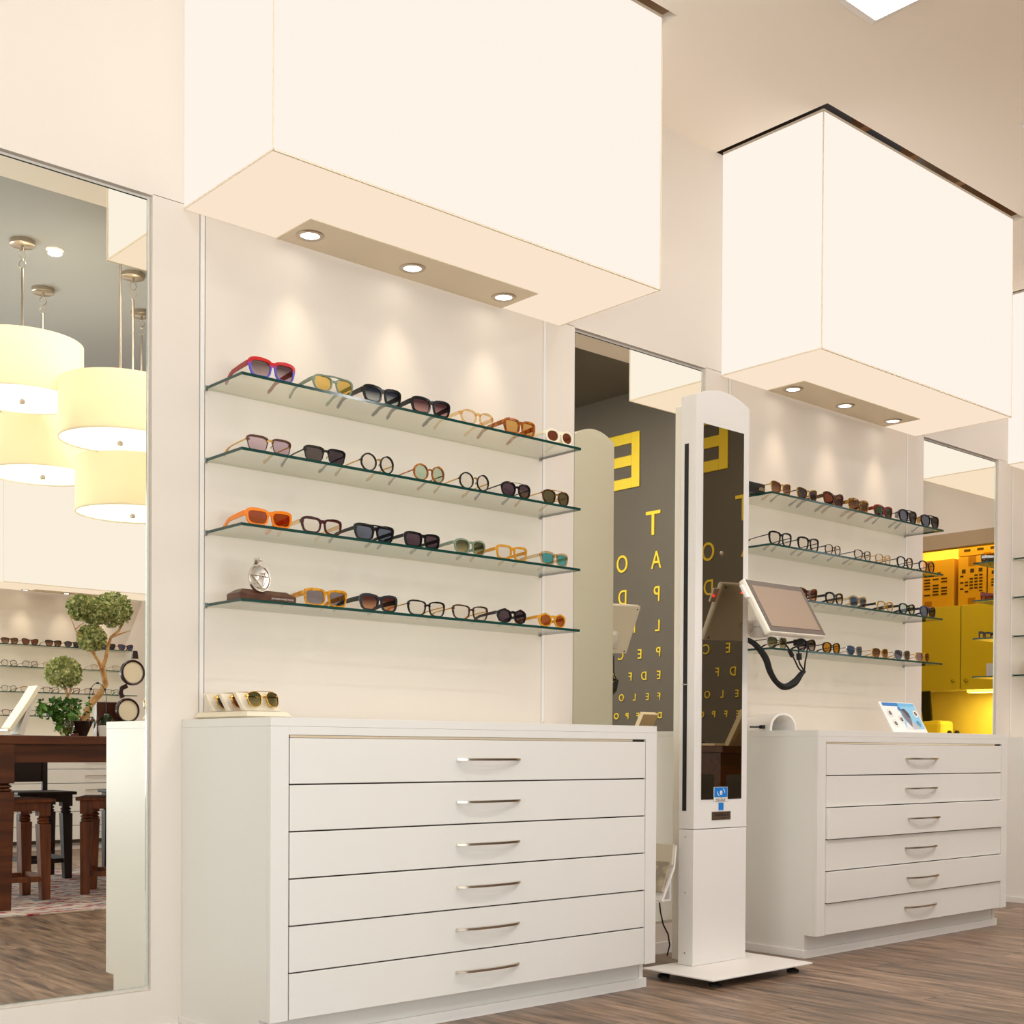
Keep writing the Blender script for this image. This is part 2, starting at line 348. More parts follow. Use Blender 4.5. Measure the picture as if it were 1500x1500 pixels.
# ------------------------------------------------------------ wall mirrors
mlab = ['tall wall mirror reflecting pendant lamps, table and plants', 'tall wall mirror behind the kiosk, reflecting the yellow letters', 'tall wall mirror beside the right drawer cabinet, reflecting yellow shelves']
for i, (a, b) in enumerate(MX):
    t = thing('wall_mirror', mlab[i], 'mirror', ((a+b)/2, .01, MZ0), 0, 'wall mirrors'); h = (b-a)/2; H = MZ1-MZ0
    g = MB(); g.box(-h, h, 0, .006, 0, H); g.build('mirror_glass', mir_m, t)
    g = MB(); g.box(-h-.005, -h-.0003, -.006, .006, 0, H); g.box(-h, h, -.002, .006, H+.0003, H+.0018); g.build('mirror_edge', pb('mirror_edge_dark', (34, 46, 38), .2), t)
    g = MB(); g.box(h+.0003, h+.0030, -.002, .006, 0, H); g.box(-h, h, -.002, .006, -.002, -.0003); g.build('bevel_strip', pb('bevel_bright', (225, 232, 225), .08, .6), t)  # pale strip stands in for the glint along the mirror's bevel

# ------------------------------------------------------------ light boxes with downlights
def light_box(x, yf, yw, w, z0, z1, label, lamps, sgn=1, group='wall light boxes', sc_=1.0):
    """sgn=1: wall at larger y"""
    t = thing('light_box', label, 'lamp', (x+w/2, yw, z0), 0 if sgn == 1 else math.pi, group)
    D = abs(yw-yf); h = w/2; H = z1-z0; g = .002
    b = MB(); b.box(-h+.004, h-.004, -D, -D+.006, .004, H); b.build('front_panel', m_front, t)
    for s in (-1, 1):
        b = MB(); b.box(s*(h-.006), s*h, -D+.008, -.003, .004, H); b.build('side_panel', m_side, t)
    b = MB(); b.box(-h+.002, h-.002, -D+.002, -.003, 0, .0035); b.build('bottom_panel', m_bot, t)
    b = MB(); b.box(-h, h, -D, -.003, H, H+.01); b.build('top_panel', emis('lightbox_top', (255, 226, 190), .3), t)
    fr = pb('lightbox_seam', (240, 222, 196), .6)
    b = MB(); e = .0012
    for s in (-1, 1): b.box(s*h-e, s*h+e, -D-.0008, -D+2*e, 0, H); b.box(s*h-e*s-.0005, s*h+.0008*s, -D, -.003, -.001, .004)
    b.box(-h, h, -D-.0008, -D+.004, -.001, .0038); b.build('corner_profile', fr, t)
    px0, px1 = lamps[0]-.06*sc_, lamps[2]+.065*sc_
    b = MB(); b.box(px0, px1, -.186*sc_, -.006, -.003, -.0002); b.build('downlight_plate', m_plate, t, bevel=.001)
    for lx in lamps:
        d = MB(); d.lathe([(.026*sc_, -.0035), (.028*sc_, -.007), (.038*sc_, -.0062), (.041*sc_, -.0032)], (lx, -.09*sc_, 0), 28)
        dr = d.build('downlight', nickel, t, True)
        d = MB(); d.disc((lx, -.09*sc_, -.0045), .0262*sc_, 24); d.build('bulb', m_bulb, dr)
        l = bpy.data.lights.new('downlight_beam', 'SPOT'); l.energy = SPOT_W; l.spot_size = R(62); l.spot_blend = 1; l.color = (1, .86, .66); l.shadow_soft_size = .03
        lo = bpy.data.objects.new('downlight_beam', l); col.objects.link(lo); lo.parent = t; lo.location = (lx, -.09*sc_, -.02); lo.rotation_euler = (R(2.5), 0, 0)
    return t
L3 = (-.359, .005, .373)
blab = ['large glowing white light box over the left drawer cabinet', 'glowing white light box over the right drawer cabinet', 'glowing white light box cut by the right frame edge']
for i in range(3): light_box(P*i, -.466, 0, 1.41, ZB, ZC-.001, blab[i], L3)

# ceiling square lights
for i, x1 in enumerate((1.934, 3.404, 4.874)):
    S = .5
    t = thing('ceiling_light', ['square recessed ceiling light cut by the top edge', 'square ceiling light cut by the right edge, above the second light box', 'square recessed ceiling light over the aisle by the letter wall'][i], 'lamp', (x1-S/2, -.889-S/2, ZC-.001), 0, 'square ceiling lights'); h = S/2
    b = MB()
    for q in range(4):
        a = math.pi/2*q; c_, s_ = round(math.cos(a)), round(math.sin(a))
        def rt(x, y, z): return (x*c_-y*s_, x*s_+y*c_, z)
        o_, i_ = h, h-.035
        b.add([rt(-o_, -o_, -.001), rt(o_, -o_, -.001), rt(i_, -i_, -.014), rt(-i_, -i_, -.014), rt(-o_, -o_, 0), rt(o_, -o_, 0), rt(i_, -i_, 0), rt(-i_, -i_, 0)],
              [(0,1,2,3), (4,7,6,5), (0,4,5,1), (2,6,7,3)])
    b.build('frame', trimw, t)
    b = MB(); b.box(-h+.036, h-.036, -h+.036, h-.036, -.012, -.008); b.build('diffuser', emis('ceiling_diffuser', (255, 246, 240), CEIL_E), t)
for k, (x, y) in enumerate(((-.6, -1.14), (-2.6, -1.14), (5.9, -1.6))):  # unseen panels added to raise the light on the walls
    t = thing('ceiling_light', ['square ceiling light above the aisle before the left mirror', 'square ceiling light nearest the shop window', 'square ceiling light before the kitchenette'][k], 'lamp', (x, y, ZC-.001), 0, 'square ceiling lights')
    b = MB(); b.box(-.25, .25, -.25, .25, -.010, 0); b.build('frame', trimw, t, bevel=.002)
    b = MB(); b.box(-.214, .214, -.214, .214, -.013, -.0105); b.build('diffuser', MATS['ceiling_diffuser'], t)

# ------------------------------------------------------------ drawer cabinets
def arc_handle(w, out=.026):
    b = MB(); n = 14; pts = []; 
    for i in range(n+1):
        u = -1+2*i/n; pts.append((u*w/2, -out*(1-u*u)**.5*0.9-.001 if abs(u) < 1 else 0, 0))
    dims = [(.0032, .0035)]*(n+1)
    b.ribbon(pts, dims, (0, 0, 1)); return b
def cabinet(x, label, yf=-.464, yw=-.001, w=1.41, top=.840, bot=.085, first=.789, pitch=.1177, rz=0, outs=None, hw=.232, pl=-.41, side_full=True):
    t = thing('drawer_cabinet', label, 'cabinet', (x+w/2, yw, 0), rz, 'white drawer cabinets'); h = w/2; D = abs(yf-yw); st = .052
    b = MB()
    b.box(-h, h, -D+.018, 0, bot, top-.0217)            # carcass core
    b.box(-h, -h+.018, -(D-.054), 0, 0, bot); b.box(h-.018, h, -(D-.054), 0, 0, bot)   # sides reach the floor
    b.build('carcass', cab_m, t)
    b = MB(); b.box(-h-.0004, h+.0004, -D+.0003, 0, top-.0215, top); b.build('worktop', cab_m, t, bevel=.0004)
    b = MB(); b.box(-h, -h+st-.001, -D, -D+.0178, bot, top-.022); b.box(h-st+.001, h, -D, -D+.0178, bot, top-.022); b.box(-h+st-.001, h-st+.001, -D, -D+.0178, first+.008, top-.022)
    b.build('face_frame', cab_m, t, bevel=.0006)
    b = MB(); b.box(-h+st, h-st, -D+.008, -D+.0179, bot, first+.0078); b.build('recess', gap_m, t)
    b = MB(); b.box(-h+st+.003, h-st-.06, -D+.001, -D+.006, first+.0012, first+.0072); b.build('brass_strip', pb('brass_strip', (255, 236, 205), .25, .5), t, label='bright strip above the top drawer')  # pale half-metallic strip along the gap above the top drawer
    b = MB(); b.box(-h+.02, h-.02, -(D-.056), -(D-.07), 0, bot); b.build('plinth', cab_m, t)
    b = MB(); b.box(-h-.009, h+.009, -(D-.046), -(D-.054), 0, .03); b.box(-h-.009, -h-.0003, -(D-.0535), 0, 0, .03); b.box(h+.0003, h+.009, -(D-.0535), 0, 0, .03); b.build('base_strip', trimw, t, bevel=.001)
    H0 = arc_handle(hw)
    for k in range(6):
        z1 = first-k*pitch; z0 = z1-pitch+.0038; o = (outs or {}).get(k, 0)
        b = MB(); b.box(-h+st+.0025, h-st-.0025, -D-.0005-o, -D+.0165, z0, z1)
        d = b.build('drawer', cab_m, t, bevel=.0012)
        hh = H0.build('handle', nickel, d, True, loc=(0, -D-.0005-o-.0005, (z0+z1)/2+.003))
    return t
cabinet(0, 'white six-drawer cabinet nearest the camera, left of the kiosk', outs={3: .002})
cabinet(P, 'white six-drawer cabinet on the right, holding the blue and white card', outs={2: .012, 4: .009})
cabinet(2*P, 'white drawer cabinet cut off by the right frame edge')

# ------------------------------------------------------------ glass shelves
SZ = [1.757, 1.559, 1.360, 1.160]
TH = .0075
word = ['top', 'second', 'third', 'bottom']
for i in range(3):
    for k, z in enumerate(SZ):
        t = thing('glass_shelf', '%s glass shelf %s' % (word[k], ['above the left drawer cabinet', 'above the right drawer cabinet', 'at the right frame edge'][i]), 'shelf', (P*i+.0665+.63, -.0005, z-TH), 0, 'glass eyewear shelves')
        h = .629; b = MB(); b.box(-h+.001, h-.001, -.1965, 0, 0, TH)
        b.build('pane', shelf_g, t)
        b = MB(); b.box(-h, h, -.1975, -.1966, -.0002, TH+.0002); b.box(-h, -h+.0009, -.1966, 0, -.0002, TH+.0002); b.box(h-.0009, h, -.1966, 0, -.0002, TH+.0002)
        b.build('polished_edge', shelf_e, t, label='dark green polished edge')
        b = MB()
        for s in (-1, 1): b.box(s*h-.004, s*h+.004, -.008, 0, -.004, TH+.003)
        b.build('clip', steel, t)

# ------------------------------------------------------------ eyewear
def tort(name, a, b, rough=.2): return pb(name, a, rough, vary=(90, b))
FR = dict(
 red=None, sage=pb('f_sage', (128, 140, 120), .25), black=pb('f_black', (16, 15, 16), .18), black2=pb('f_charcoal', (44, 46, 50), .22),
 amber=tort('f_amber', (196, 112, 24), (120, 52, 12)), ivory=pb('f_ivory', (246, 236, 208), .3), choc=tort('f_choc', (58, 28, 20), (100, 60, 36)),
 tortd=tort('f_tortd', (30, 18, 14), (92, 50, 24)), gold=pb('f_gold', (214, 170, 92), .25, 1), orange=pb('f_orange', (240, 128, 20), .25), burg=pb('f_burg', (66, 20, 22), .2),
 mustard=pb('f_mustard', (212, 146, 34), .25), clear=glassy('f_clear', (236, 224, 200), None, 2), champ=glassy('f_champ', (252, 234, 200), None, 2),
 yell=tort('f_yell', (222, 160, 36), (180, 112, 16)), tortr=tort('f_tortr', (160, 50, 20), (60, 18, 12)), torty=tort('f_torty', (190, 130, 36), (40, 22, 12)),
 navy=pb('f_navy', (24, 32, 62), .25), silver=pb('f_silver', (180, 180, 184), .25, 1), brownt=tort('f_brownt', (92, 44, 20), (40, 20, 12)), browc=glassy('f_browc', (176, 126, 96), None, 2), steelg=pb('f_sgreen', (70, 110, 84), .3), redt=tort('f_redt', (150, 40, 34), (80, 22, 20)))
def two_tone():
    m = pb('f_red_purple', (200, 20, 24), .2); t, n, l = nt(m); b = n['Principled BSDF']; tc = n.new('ShaderNodeTexCoord'); sx = n.new('ShaderNodeSeparateXYZ'); rp = n.new('ShaderNodeValToRGB')
    rp.color_ramp.elements[0].position = .55; rp.color_ramp.elements[0].color = (*s2l((92, 84, 190)), 1); rp.color_ramp.elements[1].position = .72; rp.color_ramp.elements[1].color = (*s2l((196, 14, 20)), 1)
    l.new(tc.outputs['Generated'], sx.inputs[0]); l.new(sx.outputs[2], rp.inputs[0]); l.new(rp.outputs[0], b.inputs['Base Color']); return m
FR['red'] = two_tone(); FR['redtemple'] = pb('f_redtemple', (150, 30, 32), .25)
LN = dict(
 purg=glassy('l_purg', (96, 78, 84), (190, 172, 176)), yel=glassy('l_yel', (236, 204, 120)), blug=glassy('l_blug', (50, 56, 72), (190, 200, 206)), ping=glassy('l_ping', (84, 58, 66), (196, 158, 158)),
 clr=glassy('l_clr', (246, 242, 238)), ybr=glassy('l_ybr', (218, 176, 108)), brn=glassy('l_brn', (126, 70, 52)), lil=glassy('l_lil', (206, 184, 200)), gry=glassy('l_gry', (84, 76, 84)),
 mint=glassy('l_mint', (196, 216, 196)), dpur=glassy('l_dpur', (92, 74, 88)), grn=glassy('l_grn', (104, 100, 74)), orb=glassy('l_orb', (170, 74, 22)), slate=glassy('l_slate', (112, 122, 146)),
 oliv=glassy('l_oliv', (88, 90, 62), (178, 170, 130)), teal=glassy('l_teal', (88, 170, 178)), lgry=glassy('l_lgry', (150, 142, 150)), brg=glassy('l_brg', (96, 50, 42), (214, 160, 124)), bro=glassy('l_bro', (176, 100, 50)),
 dk=glassy('l_dk', (62, 54, 58)), blu=glassy('l_blu', (76, 98, 134)), amb=glassy('l_amb', (206, 146, 50)), gr2=glassy('l_gr2', (66, 82, 60)), dkb=glassy('l_dkb', (100, 72, 56), (160, 120, 96)))
def outline(shape, a, b, n=32):
    pts = []
    for i in range(n):
        t = 2*math.pi*i/n; c, s = math.cos(t), math.sin(t)
        if shape == 'geo':
            k = round(t/(math.pi/4)-.5)*math.pi/4+math.pi/8; rr = math.cos(math.pi/8)/max(.3, math.cos(((t-math.pi/8+math.pi/8) % (math.pi/4))-math.pi/8)); x, z = a*c*rr*1.04, b*s*rr*1.04; tp = .02; dr = 0
        else:
            e, tp, dr = dict(round=(2, 0, 0), panto=(2.5, .10, 0), square=(3.6, .12, .02), rect=(4.5, .08, 0), aviator=(2.7, .16, .05), flat=(4.2, .14, .03), cat=(3.2, .16, .16), oval=(2.2, .03, 0))[shape]
            x = a*math.copysign(abs(c)**(2/e), c); z = b*math.copysign(abs(s)**(2/e), s)
        x *= 1+tp*(z/b); z += dr*x*(.5+.5*z/b)
        pts.append((x, z))
    return pts
def eyeglasses(x, z, sp, label, group, y=-.187, rz=0, flat=False, tilt=0, folded=False):
    """sp: shape, half width, half height, rim, brow, frame, lens, temple material, temple kind, bar"""
    shape, a, b, rim, brow, fm, lm, tm, kind, bar = sp
    if shape != 'round': a *= 1.045; b *= .93
    fm_, lm_, tm_ = FR[fm], LN[lm], FR[tm]
    gap = .0095; W = 2*(gap+2*a)+2*rim+.008
    cx = gap+a; zc = b+rim
    t = thing('sunglasses' if lm not in ('clr',) else 'eyeglasses', label, 'glasses', (x, y, z), rz, group, rot=(tilt, 0, rz) if tilt else None)
    if flat: fb = MB(); lb = MB()
    else: fb = MB()
    dy = .0022 if rim < .002 else .0028
    tops = []
    for s in (-1, 1):
        o = outline(shape, a, b); n = len(o); vs = []
        for (px, pz) in o:
            L = math.hypot(px/a, pz/b); r = rim+(brow*max(0, min(1, (pz/b-.15)*1.8)))+(.0012 if rim > .002 and px > 0 and pz > 0 else 0)
            nx, nz = px/a/a, pz/b/b; q = math.hypot(nx, nz); nx /= q; nz /= q
            wrap = .0035*abs((px*s*1+cx*1)/(cx+a))**2
            for (ox, oz) in ((px, pz), (px+nx*r, pz+nz*r)):
                X = s*(cx+ox); bow = .006*(X/(W/2))**2
                for yy in (-dy, dy): vs.append((X, bow+yy, zc+oz))
        fs = []
        for i in range(n):
            j = (i+1) % n; A, B = i*4, j*4
            fs += [(A+0, A+2, B+2, B+0), (A+1, B+1, B+3, A+3), (A+2, A+3, B+3, B+2), (A+0, B+0, B+1, A+1)]
        fb.add(vs, fs)
        lv = [(s*(cx+px), .006*((cx+px)/(W/2))**2, zc+pz) for px, pz in o]
        lb = MB(); lb.add(lv, [tuple(range(n))]); lb.build('lens', lm_, t)
    # bridge
    zb = zc+b*(.60 if rim > .0032 or brow > .0015 else .38)
    if bar != 'only':
        rr = .0011 if kind == 'metal' and rim < .003 else .0022
        bmb = fb if rim > .0024 and kind != 'mixed' else MB()
        bmb.ribbon([(-gap-.001, 0, zb-.001), (-gap*.5, -.001, zb+.0018), (0, -.0012, zb+.0026), (gap*.5, -.001, zb+.0018), (gap+.001, 0, zb-.001)], [(.0022, max(rr, rim*.95+brow*.45 if shape != 'round' and kind != 'mixed' else rim*.6))]*5, (0, 1, 0))
        if bmb is not fb: bmb.build('bridge', FR['gold'] if kind == 'mixed' or fm in ('gold',) else fm_, t)
    if bar:
        bb = MB(); bb.tube([(-cx-.2*a, -.002, zc+b+rim*.6), (-gap, -.003, zc+b*.98+rim+.001), (0, -.0032, zc+b*.98+rim+.0012), (gap, -.003, zc+b*.98+rim+.001), (cx+.2*a, -.002, zc+b+rim*.6)], (.0024 if bar == fm and rim > .0024 else .0011), 6)
        bb.build('top_bar', FR[bar] if bar in FR else fm_, t)
    # end pieces
    zh = zc+b*(.55 if shape not in ('round',) else .15)
    th0 = {'thick': .0070, 'acetate': .0048, 'metal': .0024, 'mixed': .0024, 'shield': .0024}[kind]
    for s in (-1, 1):
        fb.ribbon([(s*(W/2-.009), .004, zh), (s*(W/2-.003), .0055, zh+.0005), (s*(W/2), .009, zh+.0005)], [(.0016, max(th0*.9, .0018))]*3, (0, 1, 0))
    fb.build('front_frame', fm_, t, bevel=0)
    for s in (-1, 1):
        th = {'thick': .0070, 'acetate': .0048, 'metal': .0017, 'mixed': .0017, 'shield': .0017}[kind]; tw = .0012 if th < .002 else .002
        X = s*(W/2-.001)
        if folded:
            tb = MB(); tb.ribbon([(X, .007, zh), (X*.98, .0105, zh), (X*.6, .0110, zh), (X*.1, .0115, zh-.002)], [(th, .0008)]*4, (0, 0, 1)); tb.build('temple', tm_, t); continue
        pts = [(X, .009, zh), (X, .05, zh*.92), (X*.99, .092, zh*.80), (X*.97, .110, zh*.66), (X*.95, .124, zh*.40), (X*.93, .136, .008), (X*.92, .139, .0045)]
        g = 1 if th > .002 else 1
        dims = [(tw, th), (tw, th*.9), (tw, th*.75), (.0016, max(th*.7, .0026)), (.0016, max(th*.8, .0036)), (.0016, .0048), (.0015, .0034)]
        tb = MB(); tb.ribbon([Vector(p) for p in pts], dims, (1, 0, 0)); tb.build('temple', tm_, t)
        if rim < .0024 or kind == 'mixed':
            nb = MB(); nb.tube([(s*gap*1.0, .002, zc+b*.1), (s*gap*.75, .006, zc-b*.05), (s*gap*.7, .007, zc-b*.25)], [.0006, .0012, .0018], 5); nb.build('nose_pad', FR['gold'], t)
        if kind == 'shield':
            sb = MB(); sb.add([(s*W/2, .006, zc+b*.9), (s*W/2, .024, zc+b*.6), (s*W/2, .024, zc-b*.4), (s*W/2, .006, zc-b*.7)], [(0, 1, 2, 3)]); sb.build('side_shield', FR['gold'] if 'gold' in label else LN['lgry'], t)
    return t
S1, S2, S3, S4 = SZ
g1 = 'glasses on the left shelves'; g2 = 'glasses on the right shelves'
# (x, shelf, (shape,a,b,rim,brow,frame,lens,temple,kind,bar), label)
bay1 = [
 (.168, S1, ('square', .026, .0212, .0042, .004, 'red', 'purg', 'redtemple', 'thick', None), 'red sunglasses with purple lower rims on the top left shelf'),
 (.364, S1, ('aviator', .0245, .0205, .0028, .001, 'sage', 'yel', 'sage', 'acetate', 'sage'), 'sage green double-bridge sunglasses with yellow lenses'),
 (.533, S1, ('square', .0245, .0195, .0048, .003, 'black', 'blug', 'black', 'thick', None), 'thick black sunglasses with blue gradient lenses, beside the sage green pair'),
 (.711, S1, ('square', .0262, .0195, .0050, .002, 'black', 'ping', 'black', 'thick', None), 'chunky black sunglasses with pinkish gradient lenses'),
 (.891, S1, ('panto', .0245, .0190, .0034, .001, 'champ', 'clr', 'champ', 'acetate', None), 'clear champagne eyeglasses on the top left shelf'),
 (1.067, S1, ('square', .0235, .0195, .0054, .001, 'amber', 'ybr', 'amber', 'thick', None), 'amber tortoise sunglasses with yellow-brown lenses, top shelf'),
 (1.240, S1, ('oval', .0205, .0180, .0062, 0, 'ivory', 'brn', 'ivory', 'acetate', None), 'ivory sunglasses with oval brown lenses'),
 (.160, S2, ('square', .0262, .0190, .0008, .0048, 'choc', 'lil', 'gold', 'mixed', None), 'dark browline sunglasses with lilac lenses and gold temples'),
 (.338, S2, ('square', .0255, .0195, .0008, .0052, 'black', 'gry', 'black', 'metal', None), 'black browline sunglasses with dark grey lenses'),
 (.517, S2, ('round', .0222, .0222, .0030, 0, 'black', 'clr', 'gold', 'mixed', None), 'round black eyeglasses, left of the amber round pair'),
 (.705, S2, ('round', .0215, .0215, .0030, 0, 'amber', 'mint', 'amber', 'metal', None), 'round amber tortoise sunglasses with mint lenses'),
 (.881, S2, ('round', .0222, .0222, .0026, 0, 'black', 'clr', 'gold', 'mixed', None), 'round black eyeglasses, right of the amber round pair'),
 (1.053, S2, ('panto', .0225, .0205, .0030, .001, 'black', 'dpur', 'black', 'metal', 'silver'), 'black sunglasses with silver top bar and purple lenses'),
 (1.227, S2, ('panto', .0222, .0205, .0028, .0005, 'tortd', 'grn', 'gold', 'mixed', 'gold'), 'dark tortoise sunglasses with gold top bar and green lenses'),
 (.160, S3, ('square', .0255, .0180, .0050, .002, 'orange', 'orb', 'orange', 'thick', None), 'bright orange sunglasses with brown-orange lenses'),
 (.328, S3, ('square', .0238, .0182, .0040, .002, 'burg', 'clr', 'champ', 'acetate', None), 'burgundy eyeglasses with clear lenses and champagne temples'),
 (.507, S3, ('flat', .0255, .0188, .0042, .003, 'black', 'slate', 'black', 'acetate', 'black'), 'black flat-top sunglasses with slate blue lenses'),
 (.681, S3, ('rect', .0250, .0180, .0044, .001, 'black', 'dpur', 'black', 'acetate', None), 'black rectangular sunglasses with purple-grey lenses, third shelf'),
 (.865, S3, ('panto', .0228, .0198, .0034, .001, 'sage', 'oliv', 'sage', 'acetate', None), 'sage green rounded sunglasses with olive gradient lenses'),
 (1.037, S3, ('rect', .0232, .0185, .0042, .001, 'mustard', 'clr', 'mustard', 'acetate', None), 'mustard yellow eyeglasses with clear lenses'),
 (1.222, S3, ('square', .0222, .0178, .0046, .001, 'clear', 'teal', 'clear', 'acetate', None), 'clear crystal sunglasses with teal lenses'),
 (.342, S4, ('rect', .0255, .0195, .0046, .002, 'yell', 'lgry', 'yell', 'thick', None), 'yellow amber sunglasses with grey lenses beside the wooden block'),
 (.524, S4, ('square', .0245, .0195, .0048, .002, 'black2', 'brg', 'black2', 'thick', None), 'charcoal sunglasses with brown gradient lenses'),
 (.698, S4, ('square', .0262, .0200, .0026, .001, 'black', 'clr', 'gold', 'metal', None), 'slim black eyeglasses with gold temples, bottom shelf'),
 (.868, S4, ('square', .0262, .0200, .0024, .001, 'brownt', 'clr', 'gold', 'metal', None), 'slim brown tortoise eyeglasses, bottom shelf'),
 (1.038, S4, ('geo', .0212, .0195, .0044, 0, 'black', 'dpur', 'black', 'acetate', None), 'black geometric sunglasses with purple lenses'),
 (1.213, S4, ('geo', .0212, .0190, .0040, 0, 'mustard', 'bro', 'mustard', 'acetate', None), 'mustard geometric sunglasses with brown lenses'),
]
for x, z, sp_, lab in bay1: eyeglasses(x, z, sp_, lab, g1, rz=random.uniform(-.04, .04))
bay2 = [
 (2.430, S1, ('cat', .0245, .0215, .0012, .002, 'gold', 'dkb', 'gold', 'metal', None), 'gold angular sunglasses with brown lenses beside the black box'),
 (2.600, S1, ('cat', .0245, .0215, .0012, .002, 'gold', 'gry', 'black', 'metal', None), 'gold-rimmed angular sunglasses with grey lenses, top right shelf'),
 (2.781, S1, ('cat', .0250, .0210, .0046, .003, 'tortd', 'brn', 'tortd', 'thick', None), 'dark cat-eye sunglasses with brown lenses, top right shelf'),
 (2.961, S1, ('square', .0265, .0200, .0050, .003, 'torty', 'dkb', 'torty', 'thick', None), 'yellow and black tortoise sunglasses, top right shelf'),
 (3.145, S1, ('square', .0245, .0195, .0048, .002, 'tortr', 'gr2', 'tortr', 'thick', None), 'red tortoise sunglasses with green lenses'),
 (3.338, S1, ('aviator', .0265, .0240, .0030, .002, 'black', 'dk', 'black', 'shield', 'black'), 'large black sunglasses with clear side shields'),
 (3.518, S1, ('aviator', .0265, .0240, .0030, .002, 'black', 'dk', 'black', 'shield', 'black'), 'large black sunglasses with gold side shields'),
 (2.428, S2, ('square', .0255, .0230, .0030, .002, 'black', 'clr', 'black', 'metal', None), 'black eyeglasses first from the left, second right shelf'),
 (2.611, S2, ('square', .0250, .0225, .0030, .002, 'black', 'clr', 'black', 'metal', None), 'black eyeglasses second from the left, second right shelf'),
 (2.779, S2, ('panto', .0205, .0200, .0014, 0, 'black', 'clr', 'black', 'metal', None), 'thin round black eyeglasses, second right shelf'),
 (2.992, S2, ('aviator', .0225, .0200, .0013, .001, 'black2', 'clr', 'black2', 'metal', None), 'thin dark metal eyeglasses left of the gold pair'),
 (3.146, S2, ('panto', .0212, .0200, .0014, 0, 'gold', 'clr', 'gold', 'metal', None), 'thin gold round eyeglasses, second right shelf'),
 (3.318, S2, ('panto', .0235, .0215, .0026, .001, 'black', 'clr', 'black', 'metal', None), 'round black eyeglasses right of the gold pair'),
 (3.496, S2, ('panto', .0235, .0215, .0026, .001, 'black', 'clr', 'black', 'metal', None), 'round black eyeglasses at the mirror edge, second right shelf'),
 (2.605, S3, ('cat', .0245, .0205, .0036, .002, 'browc', 'brg', 'browc', 'acetate', None), 'translucent brown sunglasses beside the tilted screen'),
 (2.792, S3, ('panto', .0235, .0205, .0024, .004, 'black', 'clr', 'black', 'acetate', None), 'black browline eyeglasses, third right shelf'),
 (2.962, S3, ('square', .0225, .0195, .0044, .001, 'clear', 'blu', 'clear', 'acetate', None), 'clear sunglasses with dark blue lenses'),
 (3.165, S3, ('panto', .0225, .0195, .0012, .003, 'gold', 'clr', 'black', 'acetate', None), 'gold and black browline eyeglasses, third right shelf'),
 (3.338, S3, ('panto', .0235, .0200, .0034, .001, 'black', 'mint', 'black', 'acetate', None), 'black round sunglasses with pale green lenses'),
 (3.508, S3, ('panto', .0235, .0205, .0038, .001, 'navy', 'gry', 'navy', 'acetate', None), 'navy blue sunglasses with grey lenses at the mirror edge'),
 (2.413, S4, ('aviator', .0245, .0210, .0014, .001, 'silver', 'oliv', 'tortd', 'metal', 'silver'), 'silver aviator sunglasses with olive lenses behind the cable'),
 (2.602, S4, ('panto', .0242, .0210, .0034, .001, 'black', 'purg', 'black', 'acetate', None), 'black sunglasses with grey gradient lenses behind the cable'),
 (2.774, S4, ('panto', .0215, .0205, .0024, 0, 'black', 'amb', 'black', 'metal', None), 'black sunglasses with amber lenses, bottom right shelf'),
 (2.939, S4, ('aviator', .0222, .0195, .0012, .001, 'silver', 'blu', 'silver', 'metal', None), 'silver sunglasses with blue lenses, bottom right shelf'),
 (3.130, S4, ('aviator', .0212, .0195, .0016, 0, 'gold', 'dkb', 'gold', 'metal', None), 'gold sunglasses with brown lenses left of the silver-black pair'),
 (3.302, S4, ('aviator', .0232, .0205, .0018, 0, 'silver', 'gry', 'gold', 'metal', None), 'silver-black sunglasses with grey lenses, bottom right shelf'),
 (3.468, S4, ('aviator', .0215, .0195, .0020, 0, 'gold', 'brn', 'gold', 'metal', None), 'gold sunglasses with brown lenses at the mirror edge, bottom right shelf'),
]
for x, z, sp_, lab in bay2: eyeglasses(x, z, sp_, lab, g2, rz=random.uniform(-.04, .04))
bay3 = [
 (4.76, S1, ('aviator', .0262, .0215, .0034, .003, 'black2', 'dk', 'silver', 'thick', 'silver'), 'dark sunglasses with a silver top bar, reflected in the right mirror'),
 (4.76, S2, ('square', .0255, .0205, .0046, .003, 'redt', 'brg', 'redt', 'thick', None), 'reddish brown sunglasses, reflected in the right mirror'),
 (4.74, S3, ('rect', .0245, .0180, .0030, .002, 'black', 'clr', 'black', 'acetate', None), 'black eyeglasses at the right frame edge, third shelf'),
 (4.90, S4, ('rect', .0245, .0165, .0026, .002, 'burg', 'clr', 'black', 'metal', None), 'slim dark eyeglasses beside the grey case, reflected in the right mirror'),
]
for x, z, sp_, lab in bay3: eyeglasses(x, z, sp_, lab, 'glasses on the far right shelves')
# wooden block with silver emblem on the bottom left shelf
wood_d = pb('walnut', (92, 54, 36), .35, vary=(6, (74, 42, 28), (12, 1.5, 12)))
t = thing('wooden_plinth', 'dark wooden display block with silver lettering on the bottom left shelf', 'display block', (.158, -.150, S4))
b = MB(); b.hexa([(-.088,-.034,0),(.088,-.034,0),(.088,.034,0),(-.088,.034,0)], [(-.088,-.034,.017),(.088,-.034,.017),(.088,.034,.017),(-.088,.034,.017)])
b.hexa([(-.088,-.034,.017),(.088,-.034,.017),(.088,.034,.017),(-.088,.034,.017)], [(-.068,-.016,.030),(.068,-.016,.030),(.068,.024,.030),(-.068,.024,.030)])
b.build('block', wood_d, t, bevel=.0015)
text('lettering', 'JACQUES MARIE MAGE', .0068, pb('silver_print', (206, 196, 186), .4), face_mat(.045, -.0346, .008, (1, 0, 0), (0, 0, 1)), t, .0003)
silv = pb('polished_silver', (222, 214, 202), .16, 1)
